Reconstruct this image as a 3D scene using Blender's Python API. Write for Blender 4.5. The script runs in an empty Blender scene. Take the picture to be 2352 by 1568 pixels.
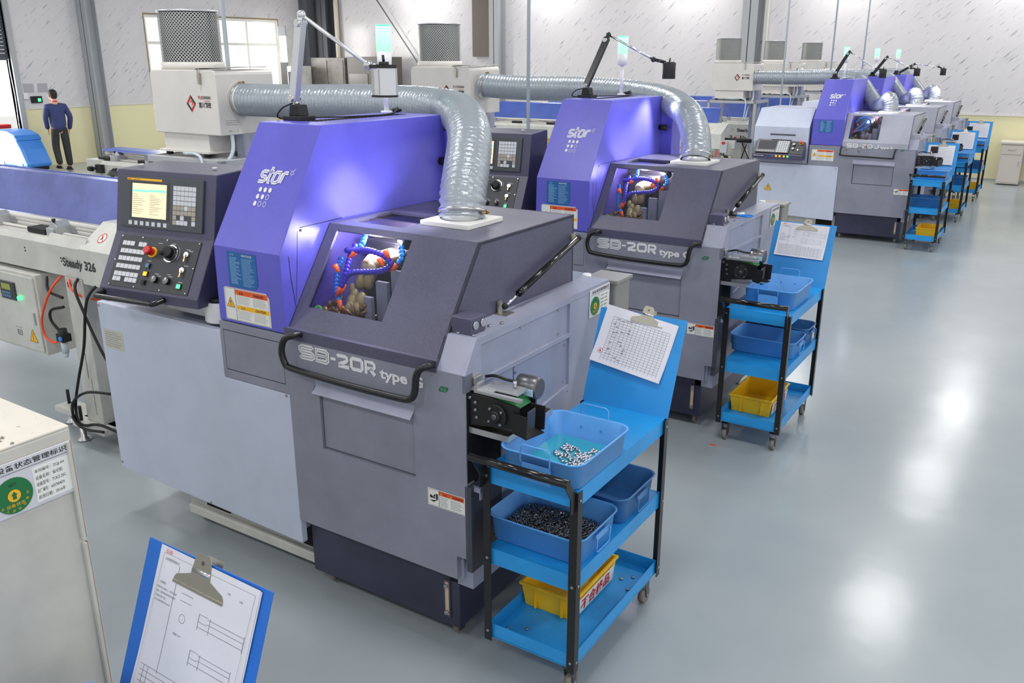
import bpy, bmesh, math, random
from mathutils import Vector, Matrix, Euler
R = math.radians
PI = math.pi
random.seed(7)
scene = bpy.context.scene
col = scene.collection

# ------------------------------------------------------------------ camera
cam_d = bpy.data.cameras.new('camera'); cam = bpy.data.objects.new('camera', cam_d); col.objects.link(cam)
F_PX, YAW, PIT = 1990.3, -0.5692, 0.3153
cam_d.sensor_fit = 'HORIZONTAL'; cam_d.sensor_width = 36.0
cam_d.lens = F_PX / 2352 * 36.0
cam_d.clip_start = 0.05; cam_d.clip_end = 200
fw = Vector((math.sin(YAW) * math.cos(PIT), math.cos(YAW) * math.cos(PIT), -math.sin(PIT)))
cam.location = (0, 0, 2.4)
cam.rotation_euler = fw.to_track_quat('-Z', 'Y').to_euler()
scene.camera = cam

# ------------------------------------------------------------------ world, lamps, exposure
W = bpy.data.worlds.new('world'); scene.world = W; W.use_nodes = True
bg = W.node_tree.nodes['Background']; bg.inputs[0].default_value = (0.98, 0.99, 1.0, 1); bg.inputs[1].default_value = 0.95
vs = scene.view_settings
scene.display_settings.display_device = 'sRGB'
vs.view_transform = 'Standard'; vs.look = 'None'; vs.gamma = 1.0; vs.use_curve_mapping = False
vs.exposure = 0.26
LAMP_W = 36.0
def area(name, loc, size, power, rot=(0, 0, 0), color=(1, 1, 1), size_y=None, shape='DISK'):
    d = bpy.data.lights.new(name, 'AREA'); d.energy = power; d.color = color
    d.shape = shape; d.size = size
    if size_y: d.size_y = size_y
    o = bpy.data.objects.new(name, d); col.objects.link(o); o.location = loc; o.rotation_euler = rot
    return o
LAMP_SPOTS = [(x, y) for x in (1.9, -1.3, -4.7, -8.2, -12.0, -16.0) for y in (-1.6, 2.7, 7.0, 11.4, 15.9, 19.9)]
for (x, y) in LAMP_SPOTS:
    area('high_bay_light', (x, y, 4.86), 0.8, LAMP_W, color=(1.0, 0.985, 0.96))
# daylight through the roller door and the window on the left wall
area('door_daylight', (-21.2, 9.2, 1.3), 3.6, 260, rot=(0, R(-90), 0), color=(1, 0.97, 0.92), size_y=2.4, shape='RECTANGLE')
area('window_daylight', (-20.9, 17.0, 2.6), 1.7, 260, rot=(0, R(-90), 0), color=(1, 0.98, 0.95), size_y=4.3, shape='RECTANGLE')

# ------------------------------------------------------------------ materials
def srgb(r, g, b):
    def c(v):
        v /= 255.0
        return v / 12.92 if v <= 0.04045 else ((v + 0.055) / 1.055) ** 2.4
    return (c(r), c(g), c(b), 1.0)
MATS = {}
def mat(name, rgb, rough=0.5, metal=0.0, spec=None, coat=0.0, coat_r=0.1, emit=None, es=0.0, alpha=1.0):
    m = bpy.data.materials.new(name); m.use_nodes = True
    b = m.node_tree.nodes['Principled BSDF']
    b.inputs['Base Color'].default_value = srgb(*rgb)
    b.inputs['Roughness'].default_value = rough
    b.inputs['Metallic'].default_value = metal
    if spec is not None: b.inputs['Specular IOR Level'].default_value = spec
    if coat: b.inputs['Coat Weight'].default_value = coat; b.inputs['Coat Roughness'].default_value = coat_r
    if emit: b.inputs['Emission Color'].default_value = srgb(*emit); b.inputs['Emission Strength'].default_value = es
    MATS[name] = m
    return m
def nodes(m): return m.node_tree.nodes, m.node_tree.links, m.node_tree.nodes['Principled BSDF']
def tc(n, l, out='Object', scale=(1, 1, 1), rot=(0, 0, 0)):
    t = n.new('ShaderNodeTexCoord'); mp = n.new('ShaderNodeMapping')
    mp.inputs['Scale'].default_value = scale; mp.inputs['Rotation'].default_value = rot
    l.new(t.outputs[out], mp.inputs['Vector']); return mp.outputs['Vector']
def noise(n, l, vec, scale, detail=2, rough=0.5):
    x = n.new('ShaderNodeTexNoise'); x.inputs['Scale'].default_value = scale
    x.inputs['Detail'].default_value = detail; x.inputs['Roughness'].default_value = rough
    l.new(vec, x.inputs['Vector']); return x.outputs['Fac']
def ramp(n, l, fac, stops):
    r = n.new('ShaderNodeValToRGB'); l.new(fac, r.inputs['Fac'])
    while len(r.color_ramp.elements) < len(stops): r.color_ramp.elements.new(0.5)
    for e, (p, c) in zip(r.color_ramp.elements, stops): e.position = p; e.color = c
    return r.outputs['Color']
def mixc(n, l, fac, a, b, mode='MIX'):
    x = n.new('ShaderNodeMix'); x.data_type = 'RGBA'; x.blend_type = mode
    for i, v in ((0, fac), (6, a), (7, b)):
        if hasattr(v, 'links'): l.new(v, x.inputs[i])
        else: x.inputs[i].default_value = v
    return x.outputs[2]
def bump(n, l, b, h, strength=0.2, dist=0.002):
    x = n.new('ShaderNodeBump'); x.inputs['Strength'].default_value = strength; x.inputs['Distance'].default_value = dist
    l.new(h, x.inputs['Height']); l.new(x.outputs['Normal'], b.inputs['Normal'])
def paint(name, rgb, rough=0.4, grain=900, gs=0.25, speck=0.0, dirt=0.06):
    """sheet-metal paint with an orange-peel grain, faint wear and optional light flecks"""
    m = mat(name, rgb, rough)
    n, l, b = nodes(m)
    v = tc(n, l)
    f = noise(n, l, v, grain, 1)
    bump(n, l, b, f, gs, 0.0006)
    d = noise(n, l, v, 3.1, 4, 0.65)
    dk = tuple(c * (1 - dirt * 2.2) for c in srgb(*rgb)[:3]) + (1,)
    lt = tuple(min(1, c * (1 + dirt)) for c in srgb(*rgb)[:3]) + (1,)
    c = ramp(n, l, d, [(0.3, dk), (0.62, lt)])
    if speck:
        s = noise(n, l, v, 430, 1)
        sm = ramp(n, l, s, [(0.60, (0, 0, 0, 1)), (0.72, (1, 1, 1, 1))])
        lc = tuple(min(1, x + speck) for x in srgb(*rgb)[:3]) + (1,)
        c = mixc(n, l, sm, c, lc)
    l.new(c, b.inputs['Base Color'])
    return m
body_grey = paint('body_grey', (136, 138, 153), 0.42)
side_grey = paint('side_grey', (152, 156, 176), 0.38)
panel_white = paint('panel_lavender', (192, 199, 219), 0.35, dirt=0.03)
hood_dark = paint('hood_dark', (78, 77, 101), 0.36, grain=420, gs=0.5, speck=0.10)
hood_grey = paint('hood_grey', (165, 167, 182), 0.42)
navy = paint('tank_navy', (51, 51, 74), 0.35, dirt=0.15)
violet = paint('cover_violet', (92, 90, 196), 0.34, grain=500, gs=0.3, speck=0.05, dirt=0.04)
console_navy = paint('console_navy', (68, 67, 92), 0.38, grain=420, gs=0.45, speck=0.06)
collector_white = paint('collector_white', (214, 211, 206), 0.4, dirt=0.03)
feeder_white = paint('feeder_white', (200, 200, 194), 0.42, dirt=0.07)
cabinet_white = paint('cabinet_white', (192, 190, 182), 0.4, dirt=0.06)
lid_blue_sheen = paint('lid_blue_sheen', (104, 114, 176), 0.22, dirt=0.1)  # paler copy of lid_blue: the near lid's reflections are put into its colour
lid_blue = paint('lid_blue', (62, 88, 172), 0.25, dirt=0.1)
cart_blue = paint('cart_blue', (36, 150, 222), 0.38, dirt=0.07)
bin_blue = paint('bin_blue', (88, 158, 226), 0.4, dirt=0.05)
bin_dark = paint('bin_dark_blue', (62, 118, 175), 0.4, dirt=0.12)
yellow_plastic = paint('yellow_plastic', (252, 196, 24), 0.4, dirt=0.06)
black = mat('black_metal', (26, 26, 28), 0.32)
black_matte = mat('black_matte', (20, 20, 22), 0.6)
black_gloss = mat('black_gloss', (14, 14, 16), 0.15)
void = mat('void_dark', (10, 10, 12), 0.9)
steel = mat('steel', (190, 190, 192), 0.28, 0.9)
steel_dark = mat('steel_dark', (110, 110, 114), 0.35, 0.9)
clip_metal = mat('clip_metal', (176, 172, 160), 0.3, 0.85)
alu = mat('aluminium', (200, 202, 206), 0.35, 0.8)
chrome = mat('chrome', (235, 235, 238), 0.12, 1.0)
oily = mat('oily_floor', (80, 78, 68), 0.2, 0.3)
screw_m = mat('screw', (170, 170, 175), 0.3, 0.9)
white_plate = mat('white_plate', (225, 225, 220), 0.45)
white_plastic = mat('white_plastic', (232, 234, 236), 0.35)
label_white = mat('label_white', (228, 228, 224), 0.5)
ink = mat('ink', (40, 42, 48), 0.6)
ink_grey = mat('ink_grey', (120, 124, 130), 0.6)
print_grey = mat('print_grey', (164, 166, 168), 0.6)
ink_red = mat('ink_red', (196, 40, 40), 0.6)
ink_pink = mat('ink_pink', (240, 150, 150), 0.7)
label_orange = mat('label_orange', (226, 84, 30), 0.5)
label_yellow = mat('label_yellow', (240, 180, 30), 0.5)
label_blue = mat('label_blue', (22, 96, 160), 0.5)
label_line = mat('label_line', (150, 190, 220), 0.5)
label_green = mat('label_green', (20, 110, 60), 0.5)
sign_clear = mat('sign_acrylic', (206, 206, 212), 0.2)
letter_white = mat('letter_white', (222, 222, 226), 0.5)
key_white = mat('key_white', (205, 208, 214), 0.5)
key_tan = mat('key_tan', (168, 160, 148), 0.5)
console_black = mat('console_black', (52, 54, 60), 0.45)
bezel = mat('bezel_grey', (66, 70, 76), 0.45)
red_plastic = mat('red_plastic', (200, 30, 34), 0.35)
orange_tube = mat('orange_tube', (245, 80, 30), 0.35)
paper = paint('paper', (222, 222, 230), 0.6, dirt=0.03)
door_blue = paint('board_blue', (36, 110, 205), 0.4)
board_cart = paint('board_cart_blue', (34, 140, 210), 0.4)
nozzle_orange = mat('nozzle_orange', (245, 96, 40), 0.3)
hose_violet = mat('hose_violet_blue', (70, 60, 200), 0.25)
hose_blue = mat('hose_blue', (40, 130, 225), 0.25)
brass_oil = mat('oily_brass', (150, 130, 90), 0.2, 0.6)
belt_green = mat('belt_green', (30, 110, 60), 0.5)
skin = mat('skin', (214, 160, 130), 0.5)
hair_m = mat('hair', (30, 24, 22), 0.6)
jacket_m = mat('jacket', (52, 62, 110), 0.8)
trouser_m = mat('trousers', (48, 48, 48), 0.85)
shoe_m = mat('shoe', (34, 32, 30), 0.5)
scrub_blue = mat('scrubber_blue', (60, 130, 215), 0.3)
coolant = mat('coolant_puddle', (60, 165, 190), 0.08)
concrete_out = mat('outside_pale', (225, 225, 220), 0.8)
stainless = paint('stainless_dull', (120, 114, 108), 0.4, dirt=0.15)
trim_grey = mat('column_grey', (176, 178, 182), 0.5)
trim_dark = mat('column_dark', (92, 96, 102), 0.5)
shutter_m = mat('shutter', (78, 86, 92), 0.5)
desk_m = mat('desk', (214, 206, 196), 0.5)
clear_tube = mat('clear_tube', (200, 215, 222), 0.2)
pipe_m = mat('conduit', (186, 196, 202), 0.3)
def emis(name, rgb, s):
    m = mat(name, rgb, 0.4, emit=rgb, es=s); return m
screen_m = emis('screen_glow', (232, 214, 178), 0.5)
screen_teal = emis('screen_teal', (120, 225, 205), 0.45)
green_lamp = emis('green_lamp', (150, 255, 175), 1.2)
green_led = emis('green_led', (60, 250, 120), 2.5)
orange_led = emis('orange_led', (255, 150, 20), 1.8)
bay_glow = emis('bay_glow', (255, 250, 240), 3)
def glass_mat(name, tint=(1, 1, 1, 1), gloss=0.12, rough=0.03):
    m = bpy.data.materials.new(name); m.use_nodes = True
    n, l = m.node_tree.nodes, m.node_tree.links; n.clear()
    o = n.new('ShaderNodeOutputMaterial'); mx = n.new('ShaderNodeMixShader')
    t = n.new('ShaderNodeBsdfTransparent'); g = n.new('ShaderNodeBsdfGlossy')
    t.inputs[0].default_value = tint; g.inputs['Roughness'].default_value = rough
    fr = n.new('ShaderNodeFresnel'); fr.inputs[0].default_value = 1.45
    ad = n.new('ShaderNodeMath'); ad.operation = 'ADD'; ad.inputs[1].default_value = gloss * 0.3
    l.new(fr.outputs[0], ad.inputs[0])
    ge = n.new('ShaderNodeNewGeometry'); iv = n.new('ShaderNodeMath'); iv.operation = 'SUBTRACT'; iv.inputs[0].default_value = 1.0; l.new(ge.outputs['Backfacing'], iv.inputs[1])
    mu = n.new('ShaderNodeMath'); mu.operation = 'MULTIPLY'; l.new(ad.outputs[0], mu.inputs[0]); l.new(iv.outputs[0], mu.inputs[1]); l.new(mu.outputs[0], mx.inputs[0])
    l.new(t.outputs[0], mx.inputs[1]); l.new(g.outputs[0], mx.inputs[2]); l.new(mx.outputs[0], o.inputs[0])
    return m
hood_glass = glass_mat('hood_glass', (0.86, 0.86, 0.9, 1))
pane_glass = glass_mat('pane_glass', (1, 1, 1, 1))
gauge_glass = glass_mat('gauge_glass', (0.9, 0.8, 0.7, 1))

# exhaust hose: silvery vinyl with crinkle
hose_grey = mat('hose_vinyl', (158, 166, 174), 0.27, 0.25)
n, l, b = nodes(hose_grey); v = tc(n, l); bump(n, l, b, noise(n, l, v, 70, 2, 0.6), 0.45, 0.005)

# floor: grey epoxy with soft mottling and gloss
floor_m = mat('epoxy_floor', (150, 160, 166), 0.2, spec=0.45)
n, l, b = nodes(floor_m); v = tc(n, l)
c1 = noise(n, l, v, 0.55, 5, 0.6)
cc = ramp(n, l, c1, [(0.3, srgb(150, 159, 165)), (0.7, srgb(163, 171, 175))])
l.new(cc, b.inputs['Base Color'])
rr = n.new('ShaderNodeMapRange'); rr.inputs['To Min'].default_value = 0.16; rr.inputs['To Max'].default_value = 0.22
l.new(noise(n, l, v, 1.3, 4), rr.inputs['Value']); l.new(rr.outputs[0], b.inputs['Roughness'])
bump(n, l, b, noise(n, l, v, 2.6, 3), 0.12, 0.02)

# wall panels: white with slanting grey veins, pale joints
def wall_mat(name, axis):
    m = mat(name, (222, 219, 222), 0.22, spec=0.5)
    n, l, b = nodes(m)
    g = n.new('ShaderNodeNewGeometry'); sep = n.new('ShaderNodeSeparateXYZ'); l.new(g.outputs['Position'], sep.inputs[0])
    cmb = n.new('ShaderNodeCombineXYZ'); l.new(sep.outputs[axis], cmb.inputs[0]); l.new(sep.outputs[2], cmb.inputs[1])
    mp0 = n.new('ShaderNodeVectorRotate'); mp0.rotation_type = 'Z_AXIS'; mp0.inputs['Angle'].default_value = R(-42)
    l.new(cmb.outputs[0], mp0.inputs['Vector'])
    mp = n.new('ShaderNodeMapping'); mp.inputs['Scale'].default_value = (1.35, 11.0, 1); l.new(mp0.outputs[0], mp.inputs['Vector'])
    f = noise(n, l, mp.outputs[0], 2.1, 3, 0.55)
    vein = ramp(n, l, f, [(0.615, (0, 0, 0, 1)), (0.70, (1, 1, 1, 1))])
    mp2 = n.new('ShaderNodeMapping'); mp2.inputs['Scale'].default_value = (0.7, 3.0, 1); mp2.inputs['Location'].default_value = (7, 3, 0)
    l.new(mp0.outputs[0], mp2.inputs['Vector'])
    f2 = noise(n, l, mp2.outputs[0], 1.2, 2)
    soft = ramp(n, l, f2, [(0.5, (0, 0, 0, 1)), (0.75, (0.35, 0.35, 0.35, 1))])
    base = mixc(n, l, soft, srgb(219, 216, 219), srgb(198, 198, 204))
    c = mixc(n, l, vein, base, srgb(160, 164, 174))
    # vertical panel joints every 0.6 m
    fr = n.new('ShaderNodeMath'); fr.operation = 'FRACT'; dv = n.new('ShaderNodeMath'); dv.operation = 'DIVIDE'; dv.inputs[1].default_value = 0.6
    l.new(sep.outputs[axis], dv.inputs[0]); l.new(dv.outputs[0], fr.inputs[0])
    lt = n.new('ShaderNodeMath'); lt.operation = 'LESS_THAN'; lt.inputs[1].default_value = 0.012; l.new(fr.outputs[0], lt.inputs[0])
    mu = n.new('ShaderNodeMath'); mu.operation = 'MULTIPLY'; mu.inputs[1].default_value = 0.35; l.new(lt.outputs[0], mu.inputs[0])
    c = mixc(n, l, mu.outputs[0], c, srgb(236, 234, 236))
    # painted dado up to 1.3 m
    lz = n.new('ShaderNodeMath'); lz.operation = 'LESS_THAN'; lz.inputs[1].default_value = 1.29; l.new(sep.outputs[2], lz.inputs[0])
    c = mixc(n, l, lz.outputs[0], c, srgb(236, 230, 188))
    l.new(c, b.inputs['Base Color'])
    return m
wall_back_m = wall_mat('wall_panel_back', 0)
wall_left_m = wall_mat('wall_panel_left', 1)

# ------------------------------------------------------------------ geometry helpers
class Frame:
    """local 2-D frame on a surface: origin o, axes u, v, normal n = u x v"""
    def __init__(s, o, u, v):
        s.o = Vector(o); s.u = Vector(u).normalized(); s.v = Vector(v).normalized(); s.n = s.u.cross(s.v).normalized()
    def p(s, a, b, c=0.0): return s.o + s.u * a + s.v * b + s.n * c
class MB:
    def __init__(s): s.v = []; s.f = []; s.sm = []
    def add(s, vs, fs, smooth=False):
        k = len(s.v); s.v += [tuple(x) for x in vs]; s.f += [tuple(i + k for i in f) for f in fs]; s.sm += [smooth] * len(fs); return s
    def box(s, x0, x1, y0, y1, z0, z1):
        vs = [(x, y, z) for x in (x0, x1) for y in (y0, y1) for z in (z0, z1)]
        return s.add(vs, [(0, 1, 3, 2), (4, 6, 7, 5), (0, 4, 5, 1), (2, 3, 7, 6), (0, 2, 6, 4), (1, 5, 7, 3)])
    def fbox(s, fr, a0, a1, b0, b1, c0, c1):
        vs = [fr.p(a, b, c) for a in (a0, a1) for b in (b0, b1) for c in (c0, c1)]
        return s.add(vs, [(0, 1, 3, 2), (4, 6, 7, 5), (0, 4, 5, 1), (2, 3, 7, 6), (0, 2, 6, 4), (1, 5, 7, 3)])
    def prism(s, pts, vec):
        n_ = len(pts); vec = Vector(vec)
        vs = [Vector(p) for p in pts] + [Vector(p) + vec for p in pts]
        fs = [tuple(range(n_)), tuple(range(2 * n_ - 1, n_ - 1, -1))] + [(i, i + n_, (i + 1) % n_ + n_, (i + 1) % n_) for i in range(n_)]
        return s.add(vs, fs)
    def fpoly(s, fr, pts, c0, c1): return s.prism([fr.p(a, b, c0) for a, b in pts], fr.n * (c1 - c0))
    def hole(s, fr, o, h, c0, c1):
        a0, a1, b0, b1 = o; x0, x1, y0, y1 = h
        if x0 > a0: s.fbox(fr, a0, x0, b0, b1, c0, c1)
        if x1 < a1: s.fbox(fr, x1, a1, b0, b1, c0, c1)
        if y0 > b0: s.fbox(fr, x0, x1, b0, y0, c0, c1)
        if y1 < b1: s.fbox(fr, x0, x1, y1, b1, c0, c1)
        return s
    def cyl(s, p0, p1, r, n=16, r1=None, cap=True, smooth=True):
        p0 = Vector(p0); p1 = Vector(p1); r1 = r if r1 is None else r1
        d = (p1 - p0).normalized(); a = Vector((0, 0, 1)) if abs(d.z) < .9 else Vector((1, 0, 0))
        e1 = d.cross(a).normalized(); e2 = d.cross(e1)
        k = len(s.v)
        for p, q in ((p0, r), (p1, r1)):
            for i in range(n):
                t = 2 * PI * i / n; s.v.append(tuple(p + e1 * math.cos(t) * q + e2 * math.sin(t) * q))
        for i in range(n): s.f.append((k + i, k + (i + 1) % n, k + n + (i + 1) % n, k + n + i)); s.sm.append(smooth)
        if cap:
            s.f.append(tuple(k + i for i in range(n))[::-1]); s.sm.append(False)
            s.f.append(tuple(k + n + i for i in range(n))); s.sm.append(False)
        return s
    def lathe(s, c, prof, n=24, axis='Z', cap=True):
        k = len(s.v); c = Vector(c)
        for (r, h) in prof:
            for i in range(n):
                t = 2 * PI * i / n; x, y = r * math.cos(t), r * math.sin(t)
                s.v.append(tuple(c + {'Z': Vector((x, y, h)), 'Y': Vector((x, h, y)), 'X': Vector((h, x, y))}[axis]))
        m = len(prof)
        for j in range(m - 1):
            for i in range(n):
                s.f.append((k + j * n + i, k + j * n + (i + 1) % n, k + (j + 1) * n + (i + 1) % n, k + (j + 1) * n + i)); s.sm.append(True)
        if cap:
            s.f.append(tuple(k + i for i in range(n))[::-1]); s.sm.append(False)
            s.f.append(tuple(k + (m - 1) * n + i for i in range(n))); s.sm.append(False)
        return s
    def tube(s, pts, r, n=10, closed=False, cap=True):
        pts = [Vector(p) for p in pts]; m = len(pts); k = len(s.v)
        rs = r if isinstance(r, (list, tuple)) else [r] * m
        ref = None
        for j, p in enumerate(pts):
            if closed: d = pts[(j + 1) % m] - pts[j - 1]
            else: d = pts[min(j + 1, m - 1)] - pts[max(j - 1, 0)]
            d.normalize()
            if ref is None:
                a = Vector((0, 0, 1)) if abs(d.z) < .9 else Vector((1, 0, 0)); ref = d.cross(a).normalized()
            ref = (ref - d * ref.dot(d)).normalized(); e2 = d.cross(ref)
            for i in range(n):
                t = 2 * PI * i / n; s.v.append(tuple(p + ref * math.cos(t) * rs[j] + e2 * math.sin(t) * rs[j]))
        for j in range(m if closed else m - 1):
            j2 = (j + 1) % m
            for i in range(n):
                s.f.append((k + j * n + i, k + j * n + (i + 1) % n, k + j2 * n + (i + 1) % n, k + j2 * n + i)); s.sm.append(True)
        if cap and not closed:
            s.f.append(tuple(k + i for i in range(n))[::-1]); s.sm.append(False)
            s.f.append(tuple(k + (m - 1) * n + i for i in range(n))); s.sm.append(False)
        return s
    def sphere(s, c, r, n=10, m=6, sc=(1, 1, 1)):
        c = Vector(c); k = len(s.v)
        s.v.append((c.x, c.y, c.z + r * sc[2]))
        for j in range(1, m):
            a = PI * j / m
            for i in range(n):
                t = 2 * PI * i / n; s.v.append((c.x + r * sc[0] * math.sin(a) * math.cos(t), c.y + r * sc[1] * math.sin(a) * math.sin(t), c.z + r * sc[2] * math.cos(a)))
        s.v.append((c.x, c.y, c.z - r * sc[2])); e = len(s.v) - 1
        for i in range(n):
            s.f.append((k, k + 1 + i, k + 1 + (i + 1) % n)); s.sm.append(True)
            s.f.append((e, e - n + (i + 1) % n, e - n + i)); s.sm.append(True)
        for j in range(m - 2):
            for i in range(n):
                a = k + 1 + j * n
                s.f.append((a + i, a + n + i, a + n + (i + 1) % n, a + (i + 1) % n)); s.sm.append(True)
        return s
    def ribbon(s, fr, pts, w, c0, c1, closed=False):
        """flat stroke of width w along 2-D points on a frame"""
        m = len(pts); L_ = []; R2 = []
        for j in range(m):
            if closed: a = pts[j - 1]; b_ = pts[(j + 1) % m]
            else: a = pts[max(j - 1, 0)]; b_ = pts[min(j + 1, m - 1)]
            dx, dy = b_[0] - a[0], b_[1] - a[1]; q = math.hypot(dx, dy) or 1
            nx, ny = -dy / q * w / 2, dx / q * w / 2
            L_.append((pts[j][0] + nx, pts[j][1] + ny)); R2.append((pts[j][0] - nx, pts[j][1] - ny))
        for j in range(m if closed else m - 1):
            k2 = (j + 1) % m
            vs = [fr.p(*L_[j], c1), fr.p(*R2[j], c1), fr.p(*R2[k2], c1), fr.p(*L_[k2], c1)]
            s.add(vs, [(0, 1, 2, 3)])
        return s
    def disc(s, fr, a, b, r, c0, c1, n=20): return s.fpoly(fr, [(a + r * math.cos(2 * PI * i / n), b + r * math.sin(2 * PI * i / n)) for i in range(n)], c0, c1)
    def text(s, fr, body, a, b, w=None, h=None, c=0.0008, shear=0.0, bold=0.0, slant=0.0, rot=0.0):
        """lettering with its lower-left corner at (a, b), fitted to width w and/or height h"""
        vs, fs, bw, bh, x0, y0 = text_data(body, bold, shear)
        sx = w / bw if w else None; sy = h / bh if h else None
        sx = sx or sy; sy = sy or sx
        cr, sr = math.cos(rot), math.sin(rot)
        P = []
        for x, y in vs:
            X, Y = (x - x0) * sx, (y - y0) * sy
            P.append(fr.p(a + X * cr - Y * sr, b + X * sr + Y * cr + slant * X, c))
        return s.add(P, fs)
    def build(s, name, m, parent=None, bevel=0.0, seg=2):
        me = bpy.data.meshes.new(name); me.from_pydata(s.v, [], s.f)
        if any(s.sm): me.polygons.foreach_set('use_smooth', s.sm)
        bm = bmesh.new(); bm.from_mesh(me); bmesh.ops.recalc_face_normals(bm, faces=bm.faces); bm.to_mesh(me); bm.free()
        me.materials.append(m); me.update()
        o = bpy.data.objects.new(name, me); col.objects.link(o)
        if parent: o.parent = parent
        if bevel:
            md = o.modifiers.new('bevel', 'BEVEL'); md.width = bevel; md.segments = seg; md.limit_method = 'ANGLE'; md.angle_limit = R(50); md.harden_normals = False
        return o
_TX = {}
def text_data(body, bold, shear):
    k = (body, bold, shear)
    if k not in _TX:
        c = bpy.data.curves.new('lettering', 'FONT'); c.body = body; c.size = 1.0; c.offset = bold; c.shear = shear; c.resolution_u = 3
        o = bpy.data.objects.new('lettering', c); col.objects.link(o)
        dg = bpy.context.evaluated_depsgraph_get(); me = bpy.data.meshes.new_from_object(o.evaluated_get(dg))
        vs = [(v_.co.x, v_.co.y) for v_ in me.vertices]; fs = [tuple(p.vertices) for p in me.polygons]
        bpy.data.objects.remove(o); bpy.data.curves.remove(c); bpy.data.meshes.remove(me)
        xs = [a for a, _ in vs] or [0, 1]; ys = [b_ for _, b_ in vs] or [0, 1]
        _TX[k] = (vs, fs, max(xs) - min(xs), max(ys) - min(ys), min(xs), min(ys))
    return _TX[k]
def arc(cx_, cy_, r, a0, a1, n=8, ry=None):
    ry = ry or r
    return [(cx_ + r * math.cos(R(a0 + (a1 - a0) * i / n)), cy_ + ry * math.sin(R(a0 + (a1 - a0) * i / n))) for i in range(n + 1)]
def spline(pts, n=8):
    """Catmull-Rom through 3-D points"""
    P = [Vector(p) for p in pts]; P = [P[0] * 2 - P[1]] + P + [P[-1] * 2 - P[-2]]; out = []
    for i in range(1, len(P) - 2):
        a, b_, c, d = P[i - 1:i + 3]
        for k in range(n):
            t = k / n
            out.append(0.5 * ((2 * b_) + (c - a) * t + (2 * a - 5 * b_ + 4 * c - d) * t * t + (3 * b_ - a - 3 * c + d) * t ** 3))
    out.append(P[-2]); return out
def tag(o, label, cat, group=None, kind=None):
    o['label'] = label; o['category'] = cat
    if group: o['group'] = group
    if kind: o['kind'] = kind
    return o
def thing(name, loc, label, cat, group=None, rz=0.0):
    o = bpy.data.objects.new(name, None); col.objects.link(o); o.location = loc; o.rotation_euler = (0, 0, rz)
    o.empty_display_size = 0.1
    return tag(o, label, cat, group)
def struct(name, mb, m, bevel=0):
    o = mb.build(name, m, None, bevel); o['kind'] = 'structure'; return o
def kids(o): return [c for c in list(col.objects) if c.parent == o]
def copy_tree(o, parent=None, table=None):
    if table is None:
        table = {}
        for c in col.objects:
            if c.parent: table.setdefault(c.parent, []).append(c)
    c = o.copy(); col.objects.link(c)
    if parent: c.parent = parent
    for ch in table.get(o, []): copy_tree(ch, c, table)
    return c
FRONT = Frame((0, 0, 0), (1, 0, 0), (0, 0, 1))     # faces -y
SIDE = Frame((0, 0, 0), (0, 1, 0), (0, 0, 1))      # faces +x
TOP = Frame((0, 0, 0), (1, 0, 0), (0, 1, 0))       # faces +z
def fr_at(fr, o): return Frame(o, fr.u, fr.v)
def line_block(mb, fr, a0, a1, b0, b1, rows, th, c=0.0014, jitter=0.25):
    rnd = random.Random(int((a0 + b0) * 1000))
    for i in range(rows):
        y = b1 - (i + 0.5) * (b1 - b0) / rows
        e = a1 - (a1 - a0) * jitter * rnd.random()
        mb.fbox(fr, a0, e, y - th / 2, y + th / 2, 0, c)

# ================================================================== THE ROOM
XL, YB, ZC = -20.43, 20.67, 6.2
struct('floor', MB().box(XL - 0.2, 9, -9, YB + 0.2, -0.1, 0), floor_m)
struct('ceiling', MB().box(XL - 0.2, 9, -9, YB + 0.2, ZC, ZC + 0.12), mat('ceiling_white', (225, 226, 226), 0.8))
struct('wall_back', MB().box(XL - 0.2, 9, YB, YB + 0.2, 0, ZC), wall_back_m)
DY0, DY1, DZ = 7.3, 11.12, 2.44
WY0, WY1, WZ0, WZ1 = 14.65, 19.12, 1.5, 3.47
w = MB()
for a, b, c, d in ((-9, DY0, 0, ZC), (DY0, DY1, 4.6, ZC), (DY1, WY0, 0, ZC), (WY0, WY1, 0, WZ0), (WY0, WY1, WZ1, ZC), (WY1, YB, 0, ZC)):
    w.box(XL - 0.2, XL, a, b, c, d)
struct('wall_left', w, wall_left_m)
struct('baseboard_back', MB().box(XL, 9, YB - 0.012, YB, 0, 0.03), trim_grey)
# dado rail caps
struct('trim_1', MB().box(XL, 9, YB - 0.02, YB, 1.29, 1.325), mat('rail_white', (222, 218, 214), 0.4))
t = MB()
t.box(XL, XL + 0.02, DY1 + 0.25, YB, 1.29, 1.325)
struct('trim_2', t, MATS['rail_white'])
# roller-shutter door: curtain above the opening, guide post beside it
d1 = MB()
for i in range(27): d1.box(XL - 0.14, XL - 0.07, DY0, DY1, DZ + i * 0.08, DZ + i * 0.08 + 0.072)
d1.box(XL - 0.15, XL - 0.05, DY0, DY1, DZ - 0.07, DZ)
door = struct('door_1', d1, shutter_m)
MB().box(XL - 0.18, XL + 0.05, DY1, DY1 + 0.12, 0, 4.6).build('guide_post', trim_grey, door)
MB().box(XL - 0.18, XL + 0.03, DY0 - 0.12, DY0, 0, 4.6).build('guide_post', trim_grey, door)
st = MB()
for i in range(12): st.cyl((XL - 0.03, DY1 - 0.03 + 0.01 * math.sin(i), 0.2 * i), (XL - 0.03, DY1 - 0.03 + 0.01 * math.sin(i + 1), 0.2 * i + 0.2), 0.012, 6)
st.build('pull_cord', white_plastic, door)
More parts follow.
